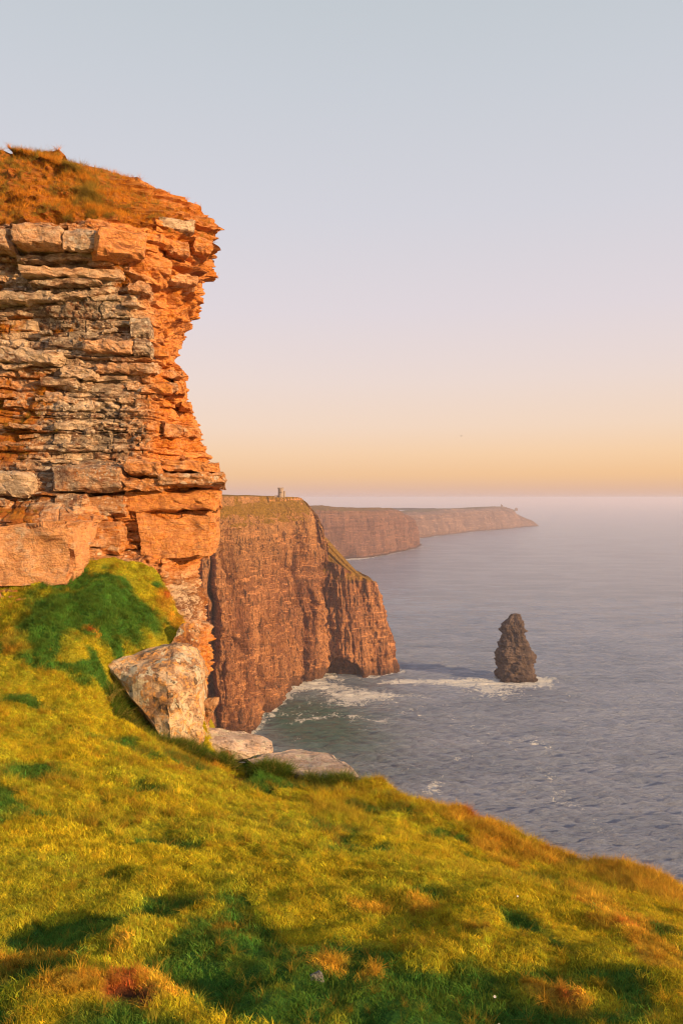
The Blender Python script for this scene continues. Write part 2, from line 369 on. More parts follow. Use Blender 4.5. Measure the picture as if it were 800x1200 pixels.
def turf_of(V, z_lo, z_hi, seed, base=.0):
    P = V; du = np.gradient(P, axis=0); ds = np.gradient(P, axis=1); nr = np.cross(ds, du); nr /= np.linalg.norm(nr, axis=-1, keepdims=True) + 1e-9
    up = np.abs(nr[..., 2]); h = sstep(z_lo, z_hi, P[..., 2])
    return np.clip(sstep(.30, .75, up) * .45 * (.4 + h) + h * .62 + base + .25 * fbm(P[..., 0] / 30, P[..., 1] / 30, P[..., 2] / 25, 3, seed) * (.3 + h), 0, 1)
def strata(z, th, seed, smooth=.35):
    q = z / th + .35 * vn(z / (th * 3), 0, 0, seed); k = np.floor(q); f = q - k
    a = hsh(k, 3, 1, seed) - .5; b = hsh(k + 1, 3, 1, seed) - .5
    w = sstep(1 - smooth, 1, f); return a * (1 - w) + b * w
def sheet(loop_front, back_shift, z_back, n2, seed, m, amp=1.5):
    rows = []
    for j in range(n2):
        w = j / (n2 - 1)
        P = loop_front.copy(); P[:, 0] += back_shift[0] * w; P[:, 1] += back_shift[1] * w
        P[:, 2] = P[:, 2] * (1 - sstep(0, 1, w)) + z_back * sstep(0, 1, w) + (amp * fbm(P[:, 0] / 40, P[:, 1] / 40, 0, 3, seed) * (w > 0))
        rows.append(P)
    return np.array(rows)
def join(grids, names):
    V, Q, A, o = [], [], {k: [] for k in names}, 0
    for g, at in grids:
        nr, nc = g.shape[:2]; V.append(g.reshape(-1, 3)); Q.append(gridq(nr, nc) + o); o += nr * nc
        for k in names: A[k].append(np.broadcast_to(at.get(k, 0.), (nr, nc)).ravel())
    return np.concatenate(V), np.concatenate(Q), {k: np.concatenate(v) for k, v in A.items()}

def sp2(px, py): p = sea_pt(px, py); return (p[0], p[1])
SURF = []
def build_mid():
    b = [(-8, 26), (-26, 70), (-95, 180), (-160, 330), (-175, 450), (-135, 545), sp2(232, 872), sp2(262, 872), sp2(296, 858), sp2(304, 840), sp2(318, 834), sp2(326, 822), sp2(344, 806), sp2(352, 801), sp2(374, 796), sp2(383, 788), sp2(400, 789),
         (2, 815), (6, 850), (0, 910), (-60, 1000), (-220, 1150), (-500, 1400)]
    tz = [3, 3, 2.2, 1.5, 1, 1.5, 1.2, 1.0, 1.0, 1, 1, 1, 1, 1.0, .5, -2, -7, -14, -20, -20, -10, 0, 0]
    ins = [(-4, 6), (-12, 6), (-18, 8), (-20, 8), (-20, 12), (-16, 16), (-16, 20), (-16, 22), (-20, 24), (-20, 26), (-22, 28), (-22, 28), (-24, 26), (-24, 26), (-26, 25), (-28, 25), (-34, 20), (-38, 14), (-46, -5), (-50, -20), (-20, -30), (-10, -30), (-10, -30)]
    base = [(x, y, SEA - 1) for x, y in b]
    top = [(x + i[0], y + i[1], z) for (x, y), i, z in zip(b, ins, tz)]
    def disp(s, z, t):
        e = sstep(0, .03, t) * (1 - .75 * sstep(.86, 1, t)) + .3
        up = sstep(.97, .62, t); w = .5 * fbm(z / 45, s / 50, 0, 2, 3)
        d = 5.0 * vn(s / 34 + w, z / 260, 0, 11)
        d -= 12.0 * up * sstep(.62, .95, 1 - np.abs(vn(s / 15 + w, z / 150, 0, 17))) * (.35 + .65 * sstep(-.2, .4, vn(s / 30, z / 60, 3, 18)))      # gullies
        d -= 5.5 * sstep(.70, .98, 1 - np.abs(vn(s / 6.5 + w * 1.6, z / 45, 0, 12))) * (.3 + .7 * up)                                        # cracks
        d += 2.6 * vn(s / 9 + w, z / 60, 0, 13) + 1.5 * fbm(s / 3.2, z / 10, 0, 4, 15, .62)
        kk = np.floor((z + 1.5 * vn(s / 30, 0)) / 4.2); d += 1.5 * (hsh(kk, np.floor(s / 5.5 + 3 * hsh(kk, 5)), 1, 6) - .5)
        d += 2.6 * strata(z + 1.2 * vn(s / 40, 0), 11, 4, .15) + 1.2 * strata(z + .6 * vn(s / 20, 0), 3.1, 8)
        return d * e
    prof = lambda t: np.interp(t, [0, .05, .35, .7, .86, .93, 1], [0, .02, .12, .32, .50, .70, 1])
    V, s, t = cliff_wall(base, top, 820, 250, prof, disp, (5, 18, 50))
    # sea cave: push the wall inwards under an arch at the foot
    c = sea_pt(390, 788); X, Y, Z = V[..., 0], V[..., 1], V[..., 2]
    ex = (X - c[0] + 2) / 15.0; ez = (Z - SEA) / (19 + 3 * vn(X / 6, Y / 6)); cave = sstep(1.0, .82, np.sqrt(ex ** 2 + ez ** 2)) * (np.abs(Y - c[1]) < 45)
    def hollow(V):
        c = sea_pt(401, 792); ex = (V[..., 0] - c[0]) / 21.; ez = (V[..., 2] - SEA) / (19 + 3 * vn(V[..., 0] / 6, V[..., 1] / 6))
        cv = sstep(1.02, .8, np.sqrt(ex ** 2 + ez ** 2)) * (np.abs(V[..., 1] - c[1]) < 50); V[..., 1] += cv * 17
    hollow(V)
    wet = sstep(17, 2, V[..., 2] - SEA + 3 * vn(X / 8, Y / 8)) * .9
    turf = turf_of(V, -42, -6, 5)
    turf = np.clip(turf * .9 - .08 - .35 * (vn(X / 25, Y / 25, Z / 14, 2) > .1), 0, 1)
    capf = V[-1].copy()
    cap = sheet(capf, (-260, 120), 2, 26, 9, None)
    side = cap[:, 0][None] + np.linspace(0, -40, 6)[:, None, None] * np.array([0, 0, 1.]) + np.linspace(0, 8, 6)[:, None, None] * np.array([0, -1., 0])
    grids = [(side, {'turf': 1., 'wet': 0.}), (V, {'turf': turf, 'wet': wet}), (cap, {'turf': 1., 'wet': 0.})]
    # lower buttress beyond the tip
    b2 = [(-34, 798), sp2(400, 796), sp2(425, 794), sp2(450, 792), sp2(461, 790), (66, 822), (58, 845), (20, 870)]
    b2 = [(-34, 812)] + [tuple(p) for p in b2[1:]]
    t2 = [(-44, 835, -62), (-4, 812, -70), (12, 810, -80), (30, 812, -88), (36.5, 815, -90), (40, 830, -92), (34, 850, -90), (10, 872, -80)]
    def disp2(s, z, t):
        e = sstep(0, .03, t) * (1 - .6 * sstep(.9, 1, t)) + .35
        d = 2.6 * vn(s / 20, z / 200, 0, 21) + 2.0 * vn(s / 8, z / 70, 0, 23) - 2.2 * np.clip(ridged(s / 9, z / 60, 0, 2, 24) - .5, 0, 9)
        return e * (d + 1.2 * fbm(s / 4.2, z / 9, 0, 4, 25, .6) + 1.6 * strata(z, 8, 4) + .9 * strata(z, 3.1, 8))
    V2, s, t = cliff_wall([(x, y, SEA - 1) for x, y in b2], t2, 300, 150, lambda t: np.interp(t, [0, .3, .85, 1], [0, .2, .78, 1]), disp2)
    hollow(V2)
    c2 = (V2[..., 0], V2[..., 1], V2[..., 2])
    wet2 = sstep(15, 2, V2[..., 2] - SEA + 3 * vn(c2[0] / 8, c2[1] / 8)) * .9
    cap2 = sheet(V2[-1].copy(), (-70, 40), -40, 14, 19, None)
    grids += [(V2, {'turf': turf_of(V2, -98, -84, 6) * .8, 'wet': wet2}), (cap2, {'turf': 1., 'wet': 0.})]
    VV, Q, A = join(grids, ('turf', 'wet'))
    put('headland', mesh_np('headland', VV, Q, M_CLIFF, True, A), kind='structure')
    SURF.append((b[5:18], 9, .55)); SURF.append((b2, 7, .5))
    return cap
def build_far():
    # nearer of the two far headlands
    b = [(-900, 1500), (-420, 1720), (-150, 2080), sp2(398, 656), sp2(410, 655), sp2(430, 653.5), sp2(455, 649.5), sp2(474, 645.5), sp2(490, 641.5), (330, 3060), (180, 3400), (-200, 3600)]
    zt = [0, -10, -18, -27, -30, -33, -36, -36, -70, -70, -60, -50]
    ins = [(-60, 30)] * 3 + [(-30, 45), (-30, 50), (-32, 55), (-36, 55), (-52, 50), (-62, 40), (-80, 0), (-60, -40), (0, -60)]
    def disp(s, z, t):
        e = sstep(0, .04, t) * (1 - .7 * sstep(.9, 1, t)) + .25
        return e * (22 * vn(s / 130, z / 400, 0, 41) - 20 * np.clip(ridged(s / 75, z / 300, 0, 2, 42) - .7, 0, 9) + 8 * vn(s / 30, z / 90, 0, 43) + 4 * fbm(s / 14, z / 30, 0, 3, 44) + 5 * strata(z, 14, 7))
    V, s, t = cliff_wall([(x, y, SEA - 1) for x, y in b], [(x + i[0], y + i[1], z) for (x, y), i, z in zip(b, ins, zt)], 520, 90, lambda t: np.interp(t, [0, .8, .93, 1], [0, .42, .62, 1]), disp, None, 10., 70.)
    V[..., 2] += 2.5 * fbm(V[..., 0] / 60, V[..., 1] / 60, 0, 3, 3) * sstep(.9, 1, t)[:, None]
    cap = sheet(V[-1].copy(), (-500, 300), -75, 8, 29, None, 2)
    VV, Q, A = join([(V, {'turf': turf_of(V, -48, -36, 7) * .7, 'wet': sstep(9, 2, V[..., 2] - SEA)}), (cap, {'turf': .7})], ('turf', 'wet'))
    put('headland', mesh_np('headland', VV, Q, M_CLIFF2, True, A), kind='structure')
    SURF.append((b[2:10], 26, .4))
    # farthest headland that tapers to a point
    b = [(-900, 3000), (-100, 3250), sp2(478, 631.5), sp2(492, 631), sp2(512, 628), sp2(540, 625), sp2(560, 622.5), sp2(590, 620), sp2(612, 618), sp2(633, 616.5), (1270, 5150), (1000, 5500), (500, 5700)]
    py = [599, 599, 601, 601, 600, 597, 596.5, 594.5, 594.0, 612.0, 605, 600, 600]
    ins = [(-60, 60), (-60, 60), (-60, 90), (-60, 100), (-60, 110), (-60, 120), (-60, 120), (-70, 120), (-95, 130), (-30, 60), (-160, 0), (-120, -100), (0, -100)]
    top = []
    for (x, y), i, p in zip(b, ins, py): top.append((x + i[0], y + i[1], zy(p, y + i[1]) if y < 5200 else -80))
    def disp3(s, z, t): return disp(s, z, t) * 1.1
    V, s, t = cliff_wall([(x, y, SEA - 1) for x, y in b], top, 520, 80, lambda t: np.interp(t, [0, .7, .9, 1], [0, .45, .66, 1]), disp3, None, 10., 70.)
    V[..., 2] += 4 * fbm(V[..., 0] / 70, V[..., 1] / 70, 0, 3, 3) * sstep(.9, 1, t)[:, None]
    cap = sheet(V[-1].copy(), (-500, 500), -95, 8, 39, None, 3)
    VV, Q, A = join([(V, {'turf': turf_of(V, -70, -55, 8) * .6, 'wet': sstep(9, 2, V[..., 2] - SEA)}), (cap, {'turf': .7})], ('turf', 'wet'))
    put('headland', mesh_np('headland', VV, Q, M_CLIFF3, True, A), kind='structure')
    SURF.append((b[1:11], 34, .38))

def build_stack():
    Yc = sea_pt(603, 800)[1] + 16
    rows = [(720, 598, 610), (727, 592, 612), (734, 586, 614), (745, 586, 617), (752, 584, 620), (760, 581, 622), (768, 578.5, 626), (780, 580, 626), (794, 581, 627), (801, 581, 627)]
    py = np.array([r[0] for r in rows], float); l = np.array([r[1] for r in rows], float); r_ = np.array([r[2] for r in rows], float)
    zz = W(400, py, Yc)[:, 2]; lx = W(l, py, Yc)[:, 0]; rx = W(r_, py, Yc)[:, 0]
    n, m = 150, 200
    z = np.linspace(zz[0], SEA - 3, n); L = np.interp(-z, -zz, lx); Rr = np.interp(-z, -zz, rx)
    a = np.linspace(0, 2 * np.pi, m, endpoint=False)
    ca, sa = np.cos(a), np.sin(a); sq = (np.abs(ca) ** 4 + np.abs(sa) ** 4) ** (-1 / 4)
    rad = (Rr - L) / 2 * .92
    X = ((L + Rr) / 2)[:, None] + rad[:, None] * (sq * ca)[None]; Y = Yc + .85 * rad[:, None] * (sq * sa)[None]; Z = z[:, None] + 0 * X
    cc, ss = ca[None] * 10 + 0 * X, sa[None] * 10 + 0 * X
    d = 1.9 * fbm(cc / 4, ss / 4, Z / 5, 5, 51, .62) + 1.7 * strata(Z + .8 * vn(cc / 8, ss / 8), 5.2, 9, .15) + 1.5 * strata(Z, 1.9, 10, .2) - 1.3 * np.clip(ridged(cc / 4, ss / 4, Z / 60, 2, 53) - .5, 0, 5)
    # blocky joints
    k = np.floor(Z / 3.0); d += 2.4 * (hsh(k, np.floor(a[None] * 3.2 + hsh(k, 1)), 2, 77) - .5)
    d = (d - .7) * np.clip(rad[:, None] / 12, .3, 1)
    X += ca[None] * d; Y += sa[None] * d
    V = np.stack([X, Y, Z], -1).reshape(-1, 3); V = np.vstack([V, [[(L[0] + Rr[0]) / 2, Yc, z[0] + 1.2]]])
    Q = gridq(n, m, True); top = len(V) - 1
    capq = np.array([[top, top, (i + 1) % m, i] for i in range(m)])
    T = np.vstack([np.vstack([Q[:, [0, 1, 2]], Q[:, [0, 2, 3]]]), capq[:, [0, 2, 3]]])
    wet = np.append((sstep(9, 1, Z - SEA)).ravel(), 0)
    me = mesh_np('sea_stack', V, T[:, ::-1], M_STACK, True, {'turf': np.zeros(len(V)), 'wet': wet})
    put('sea_stack', me, label='tall jagged dark rock pillar standing alone in the sea', cat='sea stack')
    cx, rr = (L[-1] + Rr[-1]) / 2, rad[-1]
    SURF.append(([(cx + (rr + 2) * math.cos(q), Yc + .85 * (rr + 2) * math.sin(q)) for q in np.linspace(0, 6.28, 20)], 4.5, .55))

# ------------------------------------------------------------------ rock shapes
def attrs_at(P, k=None, tone=None):
    """bedding tone, iron stain, lichen by place on the outcrop"""
    x, y, z = P[..., 0], P[..., 1], P[..., 2]
    px, py = proj(P)
    g = lambda cx, cy, rx, ry: np.exp(-((px - cx) / rx) ** 2 - ((py - cy) / ry) ** 2)
    stain = .30 + .75 * sstep(130, 205, px) + .8 * g(150, 270, 70, 50) + .9 * g(200, 600, 110, 55) + .9 * g(20, 655, 70, 40) + .6 * g(20, 480, 45, 70) - .6 * g(90, 500, 60, 50) - 1.0 * g(215, 702, 40, 42) - .5 * g(90, 370, 60, 40) - .4 * g(30, 410, 60, 25)
    lich = .15 + .95 * g(110, 500, 75, 60) + .8 * g(95, 365, 75, 45) + .6 * g(60, 330, 80, 30) + .8 * g(15, 570, 30, 20) + .5 * g(70, 565, 40, 25) + .5 * g(130, 655, 50, 25) + .5 * g(205, 690, 25, 35) - .4 * sstep(150, 190, px) + .3 * g(30, 410, 60, 20)
    if tone is None: tone = .5 + .5 * fbm(x / 2, y / 2, z / .35, 3, 60)
    return {'tone': np.clip(tone, 0, 1), 'stain': np.clip(stain, 0, 1), 'lich': np.clip(lich, 0, 1)}

def chunk(w, h, d, seed, nx=9, ny=5, nz=4, rough=.04, cham=.12, taper=(0, 0)):
    """an irregular quarried-looking block, centred on its front bottom edge: x across, y depth, z up"""
    r = np.random.default_rng(seed)
    def face(a0, a1, b0, b1, na, nb, f):
        A, B = np.meshgrid(np.linspace(a0, a1, na + 1), np.linspace(b0, b1, nb + 1), indexing='ij'); return f(A, B)
    fs = [face(-1, 1, -1, 1, nx, nz, lambda a, b: (a, -1 + 0 * a, b)), face(-1, 1, -1, 1, nx, nz, lambda a, b: (-a, 1 + 0 * a, b)),
          face(-1, 1, -1, 1, ny, nz, lambda a, b: (1 + 0 * a, a, b)), face(-1, 1, -1, 1, ny, nz, lambda a, b: (-1 + 0 * a, -a, b)),
          face(-1, 1, -1, 1, nx, ny, lambda a, b: (a, b, 1 + 0 * a)), face(-1, 1, -1, 1, nx, ny, lambda a, b: (a, -b, -1 + 0 * a))]
    V, Q, o = [], [], 0
    for f in fs:
        g = np.stack(f, -1); V.append(g.reshape(-1, 3)); q = gridq(g.shape[0], g.shape[1])[:, ::-1]; Q.append(q + o); o += g.shape[0] * g.shape[1]
    V = np.concatenate(V); Q = np.concatenate(Q)
    key = np.round(V * 1000).astype(int); _, idx, inv = np.unique(key, axis=0, return_index=True, return_inverse=True)
    V = V[idx]; Q = inv.ravel()[Q]
    H = np.array([w, d, h]) / 2
    # chamfer: pull the edges in a little, unevenly
    e = np.abs(V); c = cham * min(w, h, d)
    for i in range(3):
        oth = [j for j in range(3) if j != i]
        near = np.maximum(0, e[:, oth] - .999).sum(1) > 0
        on = (e[:, i] > .999) & near
        V[on, i] -= np.sign(V[on, i]) * (c * (.4 + .9 * np.abs(vn(V[on, 0] * 3, V[on, 1] * 3, V[on, 2] * 3, seed)))) / H[i]
    P = V * H
    P[:, 0] *= 1 + taper[0] * V[:, 2]; P[:, 1] *= 1 + taper[1] * V[:, 2]
    sh = r.normal(0, .05, 4)
    P[:, 2] += sh[0] * P[:, 0] + sh[1] * P[:, 1] * .6; P[:, 1] += sh[2] * P[:, 0]
    sc = max(.18, min(w, h, d) * .7)
    for i in range(3): P[:, i] += rough * fbm(P[:, 0] / sc, P[:, 1] / sc, P[:, 2] / (sc * .6), 3, seed + i * 7, .6)
    P[:, 1] += d / 2; P[:, 2] += h / 2
    return P, Q
def place_chunk(name, parent, px0, px1, py0, py1, Y, depth, seed, yaw=0., m=None, tone=.5, stain=None, lich=None, cham=.12, rough=.035, label=None, n=(9, 5, 4), **kw):
    a = W(px0, py1, Y); b = W(px1, py0, Y); w = (b[0] - a[0]) / max(.3, math.cos(yaw)); h = b[2] - a[2]
    P, Q = chunk(w, h, depth, seed, *n, rough=rough, cham=cham, **kw)
    c, s_ = math.cos(yaw), math.sin(yaw); X = P[:, 0] * c - P[:, 1] * s_; Yy = P[:, 0] * s_ + P[:, 1] * c
    org = np.array([(a[0] + b[0]) / 2, Y, a[2]])
    P = np.stack([X, Yy, P[:, 2]], -1)
    A = attrs_at(P + org, tone=np.full(len(P), tone) + .1 * vn(P[:, 0] * 2, P[:, 1] * 2, P[:, 2] * 8, seed))
    if stain is not None: A['stain'][:] = stain
    if lich is not None: A['lich'][:] = lich
    A['dry'] = np.zeros(len(P))
    me = mesh_np(name, P, Q, m or M_ROCK, False, A)
    o = put(name, me, parent, loc=tuple(org))
    if label and parent is not None: o['label'] = label
    return o

OUT_PTS = {}
def build_outcrop():
    L = np.array([  # py : front Y at left, front Y middle, corner px, right extreme px
        (179, 23.2, 23.2, 25, 62), (184, 22.8, 22.8, 40, 112), (193, 22.0, 22.0, 70, 146), (200, 21.5, 21.5, 95, 172), (210, 20.9, 20.8, 110, 202), (222, 20.1, 20.0, 118, 224), (236, 19.4, 19.3, 122, 238), (248, 18.8, 18.6, 122, 244), (258, 18.3, 18.1, 121, 243),
        (262, 17.9, 17.9, 120, 244), (275, 17.9, 17.9, 122, 243), (290, 17.95, 17.95, 126, 236), (294, 18.3, 18.3, 140, 232), (320, 18.3, 18.3, 150, 232), (345, 18.4, 18.4, 158, 225), (380, 18.4, 18.45, 168, 202), (397, 18.45, 18.5, 172, 192),
        (400, 18.25, 18.4, 172, 192), (425, 18.2, 18.4, 174, 196), (432, 18.1, 18.3, 178, 212), (460, 17.9, 18.3, 178, 217), (480, 17.7, 18.25, 176, 222), (510, 17.5, 18.2, 172, 232), (540, 17.4, 18.1, 168, 243),
        (545, 17.35, 17.5, 200, 246), (575, 17.35, 17.45, 205, 246), (579, 17.1, 17.7, 195, 248), (600, 16.6, 17.6, 197, 246), (620, 16.0, 17.6, 200, 244), (650, 15.9, 17.5, 203, 243), (656, 15.9, 17.4, 190, 230), (690, 15.75, 17.1, 196, 228), (720, 15.2, 16.8, 208, 234), (760, 14.9, 16.3, 214, 236), (830, 14.5, 16, 214, 240)], float)
    NR, = (580,)
    zt = zy(L[:, 0], L[:, 2])
    z = np.interp(np.linspace(L[0, 0], L[-1, 0], NR), L[:, 0], zt)
    f = lambda c: np.interp(-z, -zt, L[:, c])
    pyr, YL, YM, cpx = f(0), f(1), f(2), f(3)
    zr = np.maximum.accumulate(zy(L[:, 0], L[:, 2] + 2.3)[::-1])[::-1]; rpx = np.interp(-z, -zr, L[:, 4])
    NA, NB, NC, ND, NE = 344, 60, 110, 60, 24
    xA = -13.0; rows = []
    for i in range(NR):
        xc = (cpx[i] - 400) / 900 * YM[i]; Yr = YM[i] + 2.3; xr = (rpx[i] - 400) / 900 * Yr
        xb = (75 - 400) / 900 * YL[i]; xb2 = min(xb + .7, xc - .15)
        pts = [(xA, YL[i] + .6), (xb, YL[i]), (xb2, YM[i]), (xc, YM[i])]
        k = np.array(pts); n1 = 171; n2 = 39; n3 = 120
        seg = [np.linspace((-18., YL[i] + 2.2), k[0], 14, endpoint=False), np.linspace(k[0], k[1], n1, endpoint=False), np.linspace(k[1], k[2], n2, endpoint=False), np.linspace(k[2], k[3], n3, endpoint=False)]
        xm = xc + (xr - xc) * .55; seg.append(np.linspace((xc, YM[i]), (xm, YM[i] + .75), NB, endpoint=False))
        seg.append(np.linspace((xm, YM[i] + .75), (xr, Yr), NC, endpoint=False))
        seg.append(np.linspace((xr, Yr), (xr - .7, Yr + 3.5), ND, endpoint=False))
        seg.append(np.linspace((xr - .7, Yr + 3.5), (xr - 8, Yr + 12), NE))
        rows.append(np.concatenate(seg))
    G = np.array(rows); NCOL = G.shape[1]
    # soften the corners sideways
    ker = np.array([1, 2, 3, 4, 3, 2, 1.]); ker /= ker.sum()
    for it in range(3):
        for c in range(2):
            P = np.pad(G[..., c], ((0, 0), (3, 3)), mode='edge'); G[..., c] = sum(ker[j] * P[:, j:j + NCOL] for j in range(7))
    mid = G[NR // 2]; s = np.concatenate([[0], np.cumsum(np.hypot(*(mid[1:] - mid[:-1]).T))]); s = s - s[14]
    T = np.gradient(G, axis=1); T /= np.linalg.norm(T, axis=-1, keepdims=True) + 1e-9
    nrm = np.stack([T[..., 1], -T[..., 0]], -1)
    Sx = s[None, :] + 0 * z[:, None]; Z = z[:, None] + 0 * Sx
    # beds
    r = np.random.default_rng(21); zs = [z.min() - 1]
    while zs[-1] < z.max() + 1: zs.append(zs[-1] + r.choice([.06, .10, .16, .24, .38, .55], p=[.2, .22, .2, .18, .13, .07]) * r.uniform(.8, 1.25))
    zs = np.array(zs)
    zz = Z + .05 * vn(Sx / 2.2, Z / 1.5, 0, 71) + .03 * vn(Sx / .6, Z / .6, 0, 72) + .012 * (Sx - 6)
    k = np.clip(np.searchsorted(zs, zz) - 1, 0, len(zs) - 2); lo, hi = zs[k], zs[k + 1]; fr = np.minimum(zz - lo, hi - zz)
    off = hsh(k, 1, 1, 5) - .5
    ln = .35 + 2.0 * hsh(k, 2, 2, 6) ** 1.5; cs = Sx / ln + 7 * hsh(k, 3, 3, 7) + .12 * vn(Z * 6, k * .37, 0, 8); cell = np.floor(cs)
    boff = hsh(k, cell, 4, 9) - .5; fe = np.minimum(cs - cell, 1 - (cs - cell)) * ln
    capz = sstep(zy(261, 18.0), zy(257, 18.2), Z)                          # the turf cap is soft
    left = np.exp(-((Sx - 8.5) / 2.) ** 2 * 0)                        # uniform
    soft = capz
    right = sstep(8.6, 10.5, Sx)
    zx, zyy = proj(np.stack([G[..., 0], G[..., 1], Z], -1)); gg = lambda cx, cy, rx, ry: np.exp(-((zx - cx) / rx) ** 2 - ((zyy - cy) / ry) ** 2)
    amp = np.clip(1.1 + .4 * fbm(Sx / 2.5, Z / 1.5, 0, 2, 92) - .75 * gg(110, 490, 90, 50) - .5 * gg(90, 365, 60, 30) - .9 * gg(205, 615, 60, 45) - .7 * gg(220, 700, 40, 45) - .4 * gg(200, 500, 40, 40), .15, 1.5)
    d = amp * ((.18 + .06 * right) * off + (.15 + .12 * right) * boff)
    d -= .07 * sstep(.03, .0, fr) + .05 * sstep(.035, 0, fe)
    d += .10 * fbm(Sx / .9, Z / .5, 0, 3, 81) + .05 * fbm(Sx / .22, Z / .14, 0, 3, 82, .6)
    broken = sstep(.1, .5, fbm(Sx / 1.4, Z / .9, 0, 2, 83) + .35 * right)
    d += broken * .13 * fbm(Sx / .35, Z / .22, 0, 3, 84, .65)
    dcap = .22 * fbm(Sx / .9, Z / .5, 0, 4, 85, .6) + .10 * ridged(Sx / .5, Z / .3, 0, 2, 86) + right * .35 * (boff + off * .5)
    d = d * (1 - soft) + dcap * soft
    # jutting flakes along the skyline edge
    for (ppy, ph, amt) in [(252, 5, .16), (268, 6, .20), (288, 7, .46), (322, 6, .44), (345, 4, .12), (376, 4, .20), (443, 14, .12), (478, 4, .22)]:
        zc = zy(ppy, 20.5); hh = ph * 20.5 / 900 * .6
        d += amt * np.exp(-((Z - zc) / hh) ** 4) * np.exp(-((Sx - s[NA + NB + NC - 4]) / .8) ** 2) * (.7 + .3 * hsh(np.floor(Z * 12), 2, 2, 4))
    X = G[..., 0] + nrm[..., 0] * d; Y = G[..., 1] + nrm[..., 1] * d
    V = np.stack([X, Y, Z + .02 * fbm(Sx / .3, Z / .3, 0, 2, 90)], -1)
    # slope-based ledge soil
    du = np.gradient(V, axis=0); ds = np.gradient(V, axis=1); nn = np.cross(du, ds); nn /= np.linalg.norm(nn, axis=-1, keepdims=True) + 1e-12
    up = np.abs(nn[..., 2])
    px, py = proj(V); g = lambda cx, cy, rx, ry: np.exp(-((px - cx) / rx) ** 2 - ((py - cy) / ry) ** 2)
    zone = 1.3 * g(10, 470, 55, 45) + .8 * g(30, 385, 90, 14) + .9 * g(150, 330, 22, 25) + .9 * g(20, 600, 60, 22) + .7 * g(0, 320, 14, 35) + .5 * g(110, 385, 40, 10) + .7 * g(10, 520, 35, 30)
    dry = np.clip(capz * (1 - .55 * right) * 1.0 + zone * (.5 + .5 * fbm(Sx / .6, Z / .4, 0, 3, 91)) + .25 * sstep(.5, .9, up) * (1 - right), 0, 1)
    dry *= 1 - .6 * right * (1 - capz)
    tone = np.clip(.5 + .8 * (hsh(k, cell, 9, 10) - .5) + .55 * (hsh(k, 4, 4, 11) - .5), 0, 1)
    A = attrs_at(V, tone=tone)
    # close the top towards the land behind
    top = np.array([V[0] * (1 - w) + np.stack([V[0][:, 0] * .35 - 8.5, np.full(NCOL, 40.), np.full(NCOL, V[0, 0, 2])], -1) * w + np.array([0, 0, .12]) * math.sin(w * 3) for w in np.linspace(1, 0, 14)[:-1]])
    VV = np.concatenate([top, V]); nt2 = len(top)
    ext = {kk: np.concatenate([np.repeat(a[:1], nt2, 0), a]).ravel() for kk, a in A.items()}
    ext['dry'] = np.concatenate([np.ones((nt2, NCOL)), dry]).ravel()
    root = bpy.data.objects.new('rock_outcrop', None); COL.objects.link(root); root.location = tuple(W(120, 700, 17))
    root['label'] = 'high overhanging layered rock face glowing orange above the grassy slope'; root['category'] = 'cliff'
    base = np.array(root.location)
    me = mesh_np('rock_face', VV.reshape(-1, 3) - base, gridq(len(VV), NCOL)[:, ::-1], M_ROCK, False, ext)
    put('rock_face', me, root)
    OUT_PTS['V'] = V; OUT_PTS['dry'] = dry; OUT_PTS['up'] = up; OUT_PTS['capz'] = capz; OUT_PTS['right'] = right
